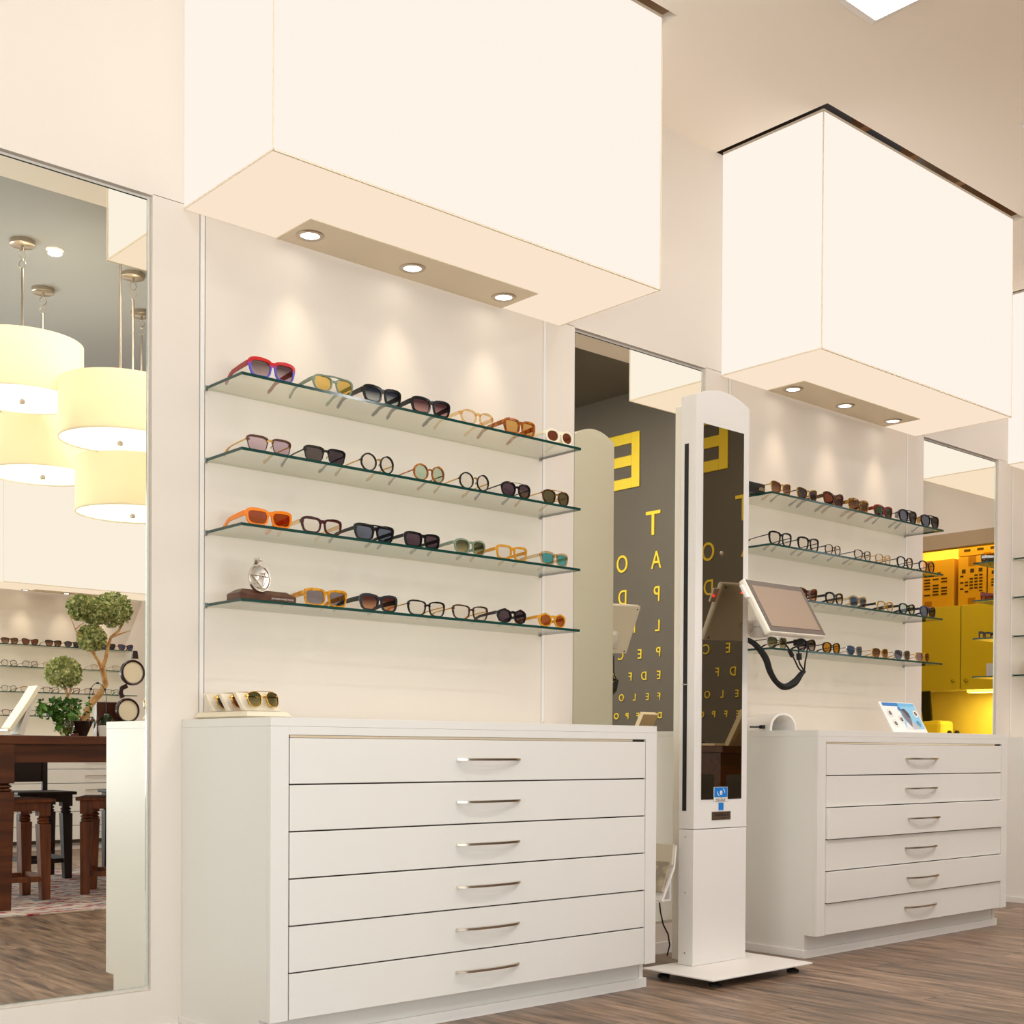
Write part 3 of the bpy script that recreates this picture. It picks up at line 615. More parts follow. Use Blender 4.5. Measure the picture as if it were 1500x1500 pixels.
t = thing('silver_ornament', 'oval silver crowned ornament leaning on the wooden block', 'ornament', (.136, -.176, S4+.022), rot=(R(-8), 0, 0))
b = MB(); n = 28
prof = [(0, -.006), (.5, -.0065), (.86, -.006), (.92, -.009), (1.0, -.009), (1.03, -.004), (1.0, .002), (0, .002)]
vs = []; fs = []
for (q, yy) in prof:
    for k in range(n): a = 2*math.pi*k/n; vs.append((q*.032*math.cos(a), yy, .038+q*.038*math.sin(a)))
for i in range(len(prof)-1):
    for k in range(n): fs.append((i*n+k, i*n+(k+1) % n, (i+1)*n+(k+1) % n, (i+1)*n+k))
b.add(vs, fs); b.build('medallion', silv, t, True)
b = MB()
for (p, q) in (((-.026, .045), (.028, .043)), ((-.024, .044), (.004, .012)), ((.004, .012), (.02, .060)), ((-.018, .022), (.010, .048)), ((-.012, .012), (.016, .010)), ((.028, .042), (.006, .014)), ((0, .05), (.018, .052))):
    b.tube([(p[0], -.0075, p[1]), (q[0], -.0075, q[1])], .0012, 5)
b.build('relief', silv, t)
b = MB()
for k in range(5):
    a = R(50+20*k); b.ribbon([(0, 0, .074), (.5*.024*math.cos(a), -.002, .076+.010*math.sin(a)), (.024*math.cos(a), -.003, .074+.022*math.sin(a))], [(.002, .004), (.002, .005), (.001, .0012)], (0, 1, 0))
b.tube([(-.012, 0, .076), (.012, 0, .076)], .003, 6); b.build('crown', silv, t)
# black box and grey cases
t = thing('black_box', 'small black box with gold letters on the top right shelf', 'box', (2.345, -.115, S1))
b = MB(); b.box(-.048, .048, -.02, .02, 0, .040); b.build('box_body', black, t, bevel=.001)
text('lettering', 'AIN', .020, pb('gold_print', (206, 178, 130), .4), face_mat(.026, -.0206, .018, (1, 0, 0), (0, 0, 1)), t, .0003)
t = thing('grey_case', 'grey boxed case with small red marks on the lowest far right shelf', 'case', (4.735, -.10, S4))
b = MB(); b.box(-.078, -.001, -.03, .03, 0, .066); b.box(.001, .078, -.03, .03, 0, .066); b.build('case_body', pb('grey_card', (168, 160, 156), .6), t, bevel=.002)
b = MB()
for x in (-.04, .04): b.disc((x, -.0306, .034), .005, 12, 'y')
b.build('mark', pb('red_mark', (200, 96, 80), .5), t)

# ------------------------------------------------------------ aviator risers on left cabinet
cream = pb('cream_plastic', (226, 212, 188), .45)
t = thing('display_tray', 'cream display tray holding three gold aviators on the left cabinet', 'tray', (.098, -.150, .8405))
b = MB(); b.hexa([(-.055,-.130,0),(.055,-.130,0),(.055,.130,0),(-.055,.130,0)], [(-.066,-.143,.006),(.070,-.143,.006),(.070,.143,.006),(-.066,.143,.006)])
b.hexa([(-.066,-.143,.006),(.070,-.143,.006),(.070,.143,.006),(-.066,.143,.006)], [(-.060,-.134,.019),(.058,-.134,.019),(.058,.134,.019),(-.060,.134,.019)])
b.build('tray_body', cream, t, bevel=.001)
av = [('gry', 'gold', 'farthest of the three gold aviators on the tray, dark grey lenses'), ('brn', 'gold', 'middle one of the three gold aviators on the tray, brown lenses'), ('oliv', 'gold', 'nearest of the three gold aviators on the tray, olive lenses')]
for k, y in enumerate((-.105, -.185, -.265)):
    rt_ = thing('riser', ['cream slanted riser at the back of the display tray', 'cream slanted riser in the middle of the display tray', 'cream slanted riser at the front of the display tray'][k], 'display stand', (.082, y, .8602), 0, 'slanted risers on the tray')
    b = MB(); b.hexa([(-.046,-.012,0),(.062,-.012,0),(.062,.010,0),(-.046,.010,0)], [(-.062,.012,.048),(.044,.012,.048),(.044,.030,.048),(-.062,.030,.048)]); b.build('riser_block', cream, rt_, bevel=.003)
    eyeglasses(.086, .870, ('aviator', .0185, .0205, .0016, .0002, av[k][1], av[k][0], 'gold', 'metal', 'gold'), av[k][2], 'gold aviators on the tray', y=y-.027, rz=.12, tilt=R(-16), folded=True)

# ------------------------------------------------------------ things on right cabinet
t = thing('tunnel_lamp', 'white arched tunnel lamp with yellow diodes on the right cabinet', 'lamp', (2.43, -.12, .8405))
b = MB(); prof = []; n = 20
vs = []
for (y, s) in ((-.085, 1), (-.083, 1.06), (.0, 1.0), (.08, .8), (.082, .72)):
    for k in range(n+1):
        a = math.pi*k/n; vs.append((.080*s*math.cos(a), y, .066*s*math.sin(a)**.8 if 0 < k < n else 0))
fs = [(i*(n+1)+k, i*(n+1)+k+1, (i+1)*(n+1)+k+1, (i+1)*(n+1)+k) for i in range(4) for k in range(n)]
k0 = len(vs)
for (y, s) in ((-.085, .93), (.07, .6)):
    for k in range(n+1):
        a = math.pi*k/n; vs.append((.080*s*math.cos(a), y, .066*s*math.sin(a)**.8 if 0 < k < n else 0))
fs += [(k0+k, k0+k+1, k0+n+1+k+1, k0+n+1+k) for k in range(n)] + [(k, k+1, k0+k+1, k0+k) for k in range(n)] + [tuple(range(k0+n+1, k0+2*n+2)), tuple(range(4*(n+1), 5*(n+1)))]
b.add(vs, fs); b.build('shell', white_p, t, True, keep=False)
b = MB()
for (a, y) in ((60, -.06), (85, -.05), (110, -.06), (60, -.03), (90, -.02), (120, -.03), (45, -.045), (135, -.045)):
    aa = R(a); s = .9-.12*(y+.085)/.155; b.lathe([(0, -.003), (.003, -.002), (.003, .0)], (.072*s*math.cos(aa), y, .058*s*math.sin(aa)), 8)
b.build('diodes', pb('yellow_diode', (226, 206, 80), .4), t)
b = MB(); b.tube([(-.17, -.10, .012), (-.10, -.11, .014)], .004, 6); b.box(-.12, -.095, -.118, -.104, .006, .02)
tag(b.build('power_plug', black, None, loc=(2.45, -.06, .842)), 'small black plug beside the white tunnel lamp', 'plug')
t = thing('counter_card', 'blue and white tilted advertising card on the right cabinet', 'sign', (3.14, -.33, .8405), rot=(R(-30), 0, 0))
b = MB(); b.box(-.132, .132, 0, .006, 0, .150); b.build('card', pb('card_white', (240, 236, 232), .4), t, bevel=.002)
def patch(name, pts, c, y=-.0006):
    b = MB(); b.add([(x, y, z) for x, z in pts], [tuple(range(len(pts)))]); b.build(name, pb('print_'+name+str(c), c, .5), t)
def circ(cx, cz, r, n=18, sz=1): return [(cx+r*math.cos(2*math.pi*k/n), cz+r*sz*math.sin(2*math.pi*k/n)) for k in range(n)]
patch('header_blue', [(-.118, .130), (.0, .130), (.0, .146), (-.118, .146)], (40, 120, 190))
patch('header_pale', [(.0, .130), (.126, .130), (.126, .146), (.0, .146)], (110, 180, 222))
patch('picture_blue', [(-.02, .02), (.122, .02), (.126, .130), (-.002, .130)], (140, 196, 226))
patch('picture_white', [(-.02, .018), (.06, .018), (.03, .06), (.0, .05)], (226, 226, 230), -.0008)
patch('portrait', [(.0, .115), (.035, .118), (.052, .095), (.05, .065), (.03, .025), (.012, .05), (-.002, .08)], (124, 118, 128), -.001)
patch('portrait_hair', [(.0, .115), (.035, .118), (.052, .095), (.05, .07), (.03, .08), (.02, .105)], (70, 74, 88), -.0012)
patch('coat', [(.05, .06), (.09, .03), (.07, .018), (.03, .018)], (190, 186, 192), -.0012)
for q, (cx, cz) in enumerate(((-.09, .095), (-.085, .045), (.105, .095), (-.025, .065))):
    patch('ring_outline', circ(cx, cz, .019), (196, 188, 178), -.0009); patch('ring', circ(cx, cz, .017), (236, 232, 226), -.0011); patch('dot', circ(cx, cz, .010), (74, 62, 62), -.0013); patch('dot_centre', circ(cx, cz, .005), (150, 132, 124), -.0016)
patch('badge', circ(-.005, .117, .011), (50, 128, 196), -.0014)
patch('lower_badge', circ(.09, .045, .016), (84, 150, 186), -.0011)

# ------------------------------------------------------------ measuring kiosk
t = thing('measuring_kiosk', 'tall white kiosk with a dark mirror panel between the cabinets', 'kiosk', (1.8225, -.39, 0))
h = .1425
b = MB(); b.box(-.2895, .2475, -.21, .095, .027, .033)
b.build('base_plate', white_p, t, bevel=.0025)
for (x, y) in ((-.22, -.16), (.20, -.16), (-.22, .06), (.20, .06)):
    f = MB(); f.lathe([(0, 0), (.021, 0), (.021, .006), (.011, .012), (.007, .014), (.0, .014)], (x, y, 0), 16); ft = f.build('foot', rubber, t, True)
    f = MB(); f.tube([(x, y, .012), (x, y, .0268)], .005, 8); f.build('foot_screw', steel, ft)
def arch(b, y0, y1, hh, z0, zs, zp, n=16, cx=0):
    top = [(cx-hh+2*hh*k/n, zs+(zp-zs)*(1-((k/n-.5)*2)**2)) for k in range(n+1)]
    poly = [(cx-hh, z0)]+top+[(cx+hh, z0)]; m = len(poly)
    vs = [(x, y0, z) for x, z in poly]+[(x, y1, z) for x, z in poly]
    b.add(vs, [tuple(range(m)), tuple(range(2*m-1, m-1, -1))]+[(k, (k+1) % m, m+(k+1) % m, m+k) for k in range(m)])
b = MB(); arch(b, 0, .066, h, .497, 1.963, 1.995); up = b.build('upper_housing', white_p, t, bevel=.001)
b = MB(); b.box(-h, h, 0, .066, .0335, .4945); b.build('lower_housing', white_p, t, bevel=.0015)
b = MB(); arch(b, .0665, .148, h-.033, .034, 1.955, 1.992, cx=.030); b.build('back_shell', pb('kiosk_back', (246, 240, 226), .45), t, bevel=.001)
b = MB(); b.box(-.106, .111, -.0016, -.0002, .596, 1.870); b.build('mirror_panel', kmir_m, t, label='dark mirror panel')
b = MB(); b.box(-h-.0012, -h+.0001, .0325, .050, .558, 1.802); b.build('side_slot', black, t, label='dark slot in the side')
b = MB(); b.box(-h-.006, -h-.0013, .0325, .050, .985, .989); b.build('slider', steel, t)
blue = pb('sticker_blue', (20, 122, 206), .4)
b = MB(); b.box(-.040, .034, -.0024, -.0017, .589, .638); b.build('logo_label', pb('sticker_white', (232, 224, 216), .5), t)
b = MB(); b.box(-.038, .032, -.0030, -.0025, .603, .637); lb_ = b.build('logo_field', blue, t)
wt = pb('white_print', (240, 240, 240), .5)
text('logo_letter', 'e', .030, wt, face_mat(-.002, -.0032, .6205, (1, 0, 0), (0, 0, 1)), t, .0002, bold=.0006)
b = MB()
for a0, a1 in ((-15, 65), (165, 245)):
    pts = [(-.002+.0195*math.cos(R(a0+(a1-a0)*k/8)), -.0032, .620+.0135*math.sin(R(a0+(a1-a0)*k/8))) for k in range(9)]
    b.ribbon(pts, [(.0002, .0004+.0010*math.sin(math.pi*k/8)) for k in range(9)], (0, 1, 0))
b.build('logo_arcs', wt, t)
text('lettering', 'essilor', .019, pb('grey_print', (90, 84, 82), .5), face_mat(-.003, -.0026, .5955, (1, 0, 0), (0, 0, 1)), t, .0002, sx=1.08)
b = MB(); b.box(-.012, .014, -.0012, -.0003, .558, .584); b.build('blue_square', blue, t)
b = MB(); b.box(-.048, .052, -.0018, -.0003, .5250, .5535)
b.build('name_plate', pb('bronze_plate', (84, 66, 52), .4), t)
text('lettering', 'Visioffice 2', .0165, pb('plate_print', (34, 26, 22), .4), face_mat(.002, -.0020, .5430, (1, 0, 0), (0, 0, 1)), t, .0002, sx=1.05)
text('lettering', 'system', .007, MATS['plate_print'], face_mat(.014, -.0020, .5305, (1, 0, 0), (0, 0, 1)), t, .0002)
for (y, z) in ((.035, .47), (.035, .075), (.035, .28)):
    b = MB(); b.lathe([(0, -.1437), (.003, -.1436), (.003, -.1424)], (0, y, z), 8, 'x'); b.build('screw', steel, t)
b = MB(); b.lathe([(0, -.0040), (.006, -.0040), (.0085, -.0030), (.0085, -.0018)], (-.0085, 0, 1.440), 16, 'y'); b.build('camera_lens', nickel, t, True)
# arm and touch screen
b = MB(); b.tube([(.1435, .05, .815+.3915), (.24, .055, .815+.3915)], .028, 16); b.build('arm', white_p, t, True)
b = MB(); b.lathe([(0, 0), (.030, .002), (.036, .012), (.037, .036)], (.245, .03, 1.168), 20); b.lathe([(.037, .038), (.036, .062), (.026, .074), (0, .076)], (.245, .03, 1.168), 20); b.build('knuckle', white_p, t, True)
ts = thing('touch_screen', 'tilted touch screen in a cream frame on the kiosk arm', 'screen', (2.0756, -.4604, 1.2613))
ez = Vector((-.0861, .4677, .8797)).normalized(); ex = Vector((.9914, .1277, .0291)); ex = (ex-ez*ex.dot(ez)).normalized(); ey = ez.cross(ex)
ts.rotation_euler = Matrix(((ex.x, ey.x, ez.x), (ex.y, ey.y, ez.y), (ex.z, ey.z, ez.z))).to_euler()
scr = pb('screen_frame', (238, 228, 212), .4)
b = MB(); b.box(-.2035, .2035, -.012, .014, -.1085, .1085); b.build('casing', scr, ts, bevel=.008)
b = MB(); b.box(-.196, .196, -.0135, -.0121, -.102, .102); b.build('bezel', pb('screen_bezel', (92, 76, 66), .35), ts)
b = MB(); b.box(-.176, .172, -.0146, -.0136, -.084, .080); b.build('display', pb('screen_off', (150, 126, 104), .4, 0, .5), ts)  # beige of the reflected ceiling is put into the display colour
b = MB(); b.ribbon([(-.05, .016, .05), (0, .016, 0), (.05, .016, -.05)], [(.0015, .010)]*3, (0, 1, 0)); b.ribbon([(.05, .0175, .05), (0, .0175, 0), (-.05, .0175, -.05)], [(.0015, .010)]*3, (0, 1, 0)); b.lathe([(.034, .019), (.034, .04), (.02, .055), (0, .056)], (0, 0, 0), 20, 'y'); b.build('mount', white_p, ts, True)
b = MB()
for sx_ in (-1, 1):
    for sz_ in (-1, 1): b.lathe([(0, .0165), (.003, .016), (.003, .014)], (sx_*.185, 0, sz_*.095), 8, 'y')
b.build('screw', black, ts)
b = MB(); b.box(-.226, -.2045, -.004, .004, .035, .085); b.build('usb_dongle', white_p, ts)
b = MB(); b.lathe([(0, .0), (.003, .001), (.003, .006)], (-.222, .005, .06), 8, 'y'); b.build('status_light', emis('red_led', (255, 40, 20), 6), ts)
b = MB()
P3 = lambda L, y0: [(x, y, z) for x, y, z in L]
strap = [(1.955, -.36, 1.165), (1.985, -.40, 1.142), (2.025, -.42, 1.094), (2.047, -.425, 1.045), (2.078, -.43, 1.008), (2.127, -.43, .992), (2.172, -.44, 1.010), (2.196, -.45, 1.040), (2.210, -.455, 1.052)]
def smooth(pts, rads, k=4):
    P_ = [Vector(p) for p in pts]; out = []; ro = []
    for i in range(len(P_)-1):
        p0, p1, p2, p3 = P_[max(i-1, 0)], P_[i], P_[i+1], P_[min(i+2, len(P_)-1)]
        for j in range(k):
            t_ = j/k; out.append(.5*((2*p1)+(p2-p0)*t_+(2*p0-5*p1+4*p2-p3)*t_*t_+(3*p1-p0-3*p2+p3)*t_**3)); ro.append(rads[i]*(1-t_)+rads[i+1]*t_)
    return out+[P_[-1]], ro+[rads[-1]]
sp_, sr_ = smooth(strap, [.008, .010, .012, .011, .010, .012, .014, .010, .007]); b.tube(sp_, sr_, 10)
for L in ([(2.049, -.47, 1.158), (2.093, -.47, 1.126), (2.126, -.47, 1.091), (2.165, -.465, 1.056), (2.205, -.457, 1.052)], [(2.150, -.47, 1.158), (2.154, -.47, 1.112), (2.160, -.468, 1.080), (2.205, -.457, 1.053)], [(2.202, -.47, 1.156), (2.204, -.47, 1.120), (2.200, -.465, 1.085), (2.207, -.457, 1.055)]):
    b.tube(*smooth(L, [.003]*len(L)), 6)
b.tube([(2.100, -.47, 1.118), (2.116, -.47, 1.100)], .008, 8); b.tube([(2.155, -.47, 1.112), (2.157, -.47, 1.088)], .010, 8)
b.box(2.132, 2.172, -.478, -.462, 1.138, 1.160)
tag(b.build('cable_bundle', rubber, None, True), 'black cable bundle looping under the touch screen', 'cable')
# bracket with hanging tablet at the kiosk's left
t = thing('tablet_holder', 'white bracket with folded panels between left cabinet and kiosk', 'holder', (1.675, -.28, .255))
b = MB(); b.box(-.012, -.004, -.02, .02, 0, .16); b.box(-.10, -.004, -.02, .02, -.008, 0); b.build('bracket', white_p, t, bevel=.001)
b = MB(); b.ribbon([(-.088, 0, .0), (-.028, 0, .11), (-.018, 0, .185)], [(.055, .004)]*3, (0, 1, 0)); b.build('cradle', white_p, t)
b = MB(); b.ribbon([(-.082, 0, .030), (-.040, 0, .128)], [(.05, .006)]*2, (0, 1, 0)); b.build('lower_panel', pb('beige_card', (196, 178, 150), .5, vary=(30, (150, 140, 120))), t, bevel=.001)
b = MB(); b.ribbon([(-.034, 0, .120), (-.024, 0, .188)], [(.05, .004)]*2, (0, 1, 0)); b.build('upper_panel', pb('beige_plain', (214, 200, 176), .5), t, bevel=.001)
b = MB(); b.tube([(1.634, -.28, .245), (1.640, -.28, .21), (1.655, -.28, .165), (1.680, -.28, .13), (1.70, -.27, .09), (1.71, -.25, .05)], .0028, 6)
pc = b.build('power_cord', rubber, t, True, label='thin dark cord'); pc.location = (-1.675, .28, -.255)

# ------------------------------------------------------------ eye chart on the dark wall
letters = [(-3.246, 2.858, 'E', .40, 1.0, .012), (-2.913, 2.368, 'T', .178, .95, .001), (-2.880, 2.106, 'A', .130, .8, 0), (-3.212, 2.110, 'O', .130, .8, 0), (-2.870, 1.866, 'P', .112, .8, 0), (-3.205, 1.866, 'D', .112, .8, 0),
 (-2.862, 1.642, 'L', .084, .9, 0), (-3.096, 1.644, 'F', .084, .9, 0), (-2.853, 1.455, 'P', .070, .9, 0), (-3.032, 1.449, 'E', .070, .9, 0), (-3.22, 1.449, 'C', .070, .9, 0),
 (-2.848, 1.292, 'E', .062, .9, 0), (-2.990, 1.291, 'D', .062, .9, 0), (-3.123, 1.290, 'F', .062, .9, 0), (-3.294, 1.290, 'C', .062, .9, 0),
 (-2.845, 1.142, 'F', .052, .9, 0), (-2.955, 1.142, 'E', .052, .9, 0), (-3.081, 1.141, 'L', .052, .9, 0), (-3.210, 1.140, 'O', .052, .9, 0),
 (-2.838, 1.007, 'D', .044, 1, .001), (-2.945, 1.007, 'E', .044, 1, .001), (-3.047, 1.007, 'F', .044, 1, .001), (-3.151, 1.007, 'P', .044, 1, .001), (-3.260, 1.006, 'O', .044, 1, .001)]
for (y, z, ch, hgt, sx, bold) in letters:
    if ch == 'E' and hgt > .3:
        b = MB(); s = .076; W_ = .40
        for zz in (-.2, -.038, .2-s): b.box(5.1385, 5.1495, y+W_/2-s, y-W_/2, z+zz, z+zz+s)
        b.box(5.1385, 5.1495, y+W_/2, y+W_/2-s, z-.2, z+.2); b.build('chart_letter', yellow_m, wr, bevel=.004)
    else:
        text('chart_letter', ch, hgt*1.39, yellow_m, face_mat(5.146, y, z, (0, -1, 0), (0, 0, 1)), wr, .003, sx=sx, bold=bold)

# ------------------------------------------------------------ dining-height table and stools (seen in the left mirror)
wood_t = pb('table_wood', (98, 50, 24), .4, vary=(3, (70, 34, 18), (1, 10, 10)))
wood_s = pb('stool_wood', (124, 64, 28), .5, vary=(3, (84, 42, 20), (10, 10, 1)))
wood_k = pb('dark_stool_wood', (34, 18, 13), .6)
t = thing('dining_table', 'tall dark brown wooden table on the patterned rug', 'table', (1.28, -3.35, .0095))
b = MB(); b.box(-.86, .86, -.62, .69, .765, .8055); b.build('tabletop', wood_t, t, bevel=.003)
b = MB(); b.box(-.80, .80, .635, .66, .68, .7645); b.box(-.80, .80, -.58, -.555, .68, .7645); b.box(-.80, -.775, -.555, .635, .68, .7645); b.box(.775, .80, -.555, .635, .68, .7645); b.build('apron', wood_t, t, bevel=.001)
def turned_leg(x, y, H, w0, w1, zt, name='leg', par=None, mat=None, dx=0, dy=0):
    """square leg: block on top, turned beads at zt, then tapering square shaft"""
    b = MB()
    def sq(z0, wa, z1, wb, ox0=0, oy0=0, ox1=0, oy1=0):
        b.hexa([(x+ox0-wa, y+oy0-wa, z0), (x+ox0+wa, y+oy0-wa, z0), (x+ox0+wa, y+oy0+wa, z0), (x+ox0-wa, y+oy0+wa, z0)], [(x+ox1-wb, y+oy1-wb, z1), (x+ox1+wb, y+oy1-wb, z1), (x+ox1+wb, y+oy1+wb, z1), (x+ox1-wb, y+oy1+wb, z1)])
    sq(zt+.02, w0, H, w0); b.lathe([(w0*.8, zt+.02), (w0*.7, zt+.014), (w0*1.02, zt+.008), (w0*1.02, zt+.002), (w0*.7, zt-.003), (w0*1.02, zt-.008), (w0*1.02, zt-.014), (w0*.8, zt-.02)], (x, y, 0), 16)
    sq(0, w1, zt-.02, w0, dx, dy, 0, 0)
    return b.build(name, mat, par, bevel=.0015)
for sx_ in (-1, 1):
    for y in (.64, -.57): turned_leg(sx_*.785, y, .7645, .045, .034, .565, 'leg', t, wood_t)
def stool(x, y, rz, label, mat, back=False, W_=.32, H=.498):
    t = thing('stool', label, 'stool', (x, y, .0095), rz, 'wooden counter stools')
    b = MB(); b.box(-W_/2-.01, W_/2+.01, -W_/2-.01, W_/2+.01, H-.018, H); b.build('seat', mat, t, bevel=.004)
    b = MB(); q = W_/2-.01
    b.box(-q, q, q-.012, q, H-.06, H-.0185); b.box(-q, q, -q, -q+.012, H-.06, H-.0185); b.box(-q, -q+.012, -q+.012, q-.012, H-.06, H-.0185); b.box(q-.012, q, -q+.012, q-.012, H-.06, H-.0185); b.build('apron', mat, t)
    for sx_ in (-1, 1):
        for sy_ in (-1, 1): turned_leg(sx_*(q-.028), sy_*(q-.028), H-.019, .029, .021, H-.105, 'leg', t, mat, sx_*.006, sy_*.006)
    b = MB(); r = q-.026
    b.box(-r, r, r-.008, r+.008, .09, .115); b.box(-r, r, -r-.008, -r+.008, .09, .115); b.box(-r-.008, -r+.008, -r, r, .10, .125); b.box(r-.008, r+.008, -r, r, .10, .125); b.build('stretcher', mat, t, bevel=.001)
    if back:
        b = MB(); b.box(-q, -q+.03, -q, -q+.025, H, H+.30); b.box(q-.065, q-.035, -q, -q+.025, H, H+.30); b.box(-q+.03, q-.065, -q+.004, -q+.018, H+.05, H+.28); b.build('backrest', mat, t, bevel=.002)
    return t
stool(.685, -3.13, 0, 'reddish brown wooden stool beside the table leg, in the left mirror', wood_s)
stool(1.235, -3.14, .55, 'reddish brown wooden stool right of the table leg one, in the left mirror', wood_s)
stool(1.185, -4.07, 0, 'black wooden stool with backrest behind the table', wood_k, True)
stool(1.80, -4.09, 0, 'black wooden stool behind the table, half behind the cabinet reflection', wood_k, False)
# rug
def rug_mat():
    m = bpy.data.materials.new('rug'); t, n, l = nt(m); b = n['Principled BSDF']; b.inputs['Roughness'].default_value = .95
    tc = n.new('ShaderNodeTexCoord'); mp = n.new('ShaderNodeMapping'); mp.inputs['Scale'].default_value = (6, 16, 1); l.new(tc.outputs['Object'], mp.inputs[0])
    a = n.new('ShaderNodeTexNoise'); a.inputs['Scale'].default_value = 1.6; a.inputs['Detail'].default_value = 6; l.new(mp.outputs[0], a.inputs['Vector'])
    rp = n.new('ShaderNodeValToRGB'); rp.color_ramp.interpolation = 'LINEAR'; E = rp.color_ramp.elements
    cs = [(0, (50, 60, 90)), (.38, (96, 104, 122)), (.45, (206, 190, 176)), (.53, (196, 178, 166)), (.58, (150, 48, 62)), (.66, (128, 40, 56)), (.72, (200, 184, 168))]
    E[0].position = cs[0][0]; E[0].color = (*s2l(cs[0][1]), 1); E[1].position = cs[-1][0]; E[1].color = (*s2l(cs[-1][1]), 1)
    for p, c in cs[1:-1]: e = E.new(p); e.color = (*s2l(c), 1)
    l.new(a.outputs[0], rp.inputs[0]); l.new(rp.outputs[0], b.inputs['Base Color']); return m
b = MB(); b.box(.0, 2.9, -2.50, -4.45, .0005, .009)
tag(b.build('rug', rug_mat(), None, bevel=.002), 'faded red, blue and cream patterned rug under the table', 'rug')
# ------------------------------------------------------------ pendant lamps
def shade_mat():
    m = bpy.data.materials.new('lamp_shade'); t, n, l = nt(m); n.remove(n['Principled BSDF'])
    d = n.new('ShaderNodeBsdfDiffuse'); d.inputs[0].default_value = (*s2l((228, 220, 200)), 1)
    tr = n.new('ShaderNodeBsdfTranslucent'); tr.inputs[0].default_value = (*s2l((250, 242, 222)), 1); mx = n.new('ShaderNodeMixShader'); mx.inputs[0].default_value = .6
    l.new(d.outputs[0], mx.inputs[1]); l.new(tr.outputs[0], mx.inputs[2]); l.new(mx.outputs[0], n['Material Output'].inputs[0]); return m
sh = shade_mat()
def pendant(x, y, zb, label, r=.300, hgt=.287, vis=True):
    t = thing('pendant_lamp', label, 'lamp', (x, y, ZT), 0, 'drum pendant lamps'); Z = zb-ZT
    b = MB(); b.lathe([(0, 0), (.062, 0), (.062, -.022), (.055, -.026), (0, -.026)], (0, 0, 0), 28); b.build('canopy', nickel, t, True)
    b = MB(); b.tube([(0, 0, -.026), (0, 0, -.05)], .007, 8)
    for q, z in enumerate((-.068, -.118)):
        ring = [(.019*math.cos(2*math.pi*k/12)*(1 if q == 0 else .6), .019*math.cos(2*math.pi*k/12)*(0 if q == 0 else .8), z+.021*math.sin(2*math.pi*k/12)) for k in range(13)]; b.tube(ring, .002, 5)
    b.tube([(0, 0, -.088), (.004, 0, -.099)], .0035, 6); b.build('link', nickel, t, True)
    b = MB(); b.tube([(0, 0, -.138), (0, 0, Z+.05)], .0065, 8); b.build('rod', nickel, t, True)
    b = MB(); b.lathe([(r, Z), (r, Z+hgt), (r-.004, Z+hgt), (r-.004, Z), (r, Z)], (0, 0, 0), 56); b.build('shade', sh, t, True)
    b = MB(); b.disc((0, 0, Z+.006), r-.005, 48); b.build('diffuser', emis('pendant_diffuser', (255, 252, 240), 1.0), t)
    b = MB(); b.lathe([(0, Z-.018), (.013, Z-.018), (.014, Z-.004), (.006, Z+.004)], (0, 0, 0), 16); b.build('finial', nickel, t, True)
    l = bpy.data.lights.new('pendant_bulb', 'POINT'); l.energy = 2.6; l.color = (1, .91, .72); l.shadow_soft_size = .06
    lo = bpy.data.objects.new('pendant_bulb', l); col.objects.link(lo); lo.parent = t; lo.location = (0, 0, Z+.15)
pendant(.83, -3.349, 2.539, 'cream drum pendant, highest and leftmost in the left mirror')
pendant(1.173, -3.952, 2.296, 'cream drum pendant below the leftmost one, in the left mirror')
pendant(1.450, -3.392, 2.037, 'cream drum pendant, lowest and nearest the mirror\'s right edge')
pendant(1.757, -3.937, 2.30, 'cream drum pendant mostly hidden behind the two right ones, in the left mirror')
pendant(1.176, -2.95, 2.312, 'cream drum pendant overlapping the mirror\'s right edge, upper one')
rl0 = None  # only the first shows in the mirror; the others are added to even the light
for k, (x, y, lab) in enumerate(((1.0, -3.352, 'round ceiling light between the pendant canopies, in the left mirror'), (-.9, -4.4, 'round ceiling light behind the camera, nearer the table'), (-2.9, -4.4, 'round ceiling light nearest the left wall'), (4.1, -2.3, 'round ceiling light nearest the far right shelves'),
        (3.6, -3.2, 'round ceiling light before the letter wall'), (3.6, -4.8, 'round ceiling light before the letter wall, farther from the mirrors'), (1.0, -5.3, 'round ceiling light before the opposite shelves'), (1.2, -2.3, 'round ceiling light nearest the kiosk'), (2.7, -2.3, 'round ceiling light over the aisle, right of the kiosk'))):
    if rl0 is None:
        b = MB(); b.lathe([(.034, -.002), (.036, -.006), (.044, -.004), (.046, 0)], (0, 0, 0), 28); rl = b.build('ceiling_downlight', trimw, None, True); rl0 = rl
        b = MB(); b.disc((0, 0, -.0045), .034, 24); gl0 = b.build('diffuser', emis('round_glow', (255, 252, 245), 5), rl)
    else:
        rl = rl0.copy(); col.objects.link(rl); gl = gl0.copy(); col.objects.link(gl); gl.parent = rl
    rl.location = (x, y, ZT); tag(rl, lab, 'lamp', 'round ceiling lights')
    l = bpy.data.lights.new('downlight_glow', 'AREA'); l.shape = 'DISK'; l.size = .066; l.energy = ROUND_W*(1.25 if x > 2 else 1); l.color = (1, .96, .95)
    lo = bpy.data.objects.new('downlight_glow', l); col.objects.link(lo); lo.parent = rl; lo.location = (0, 0, -.02)

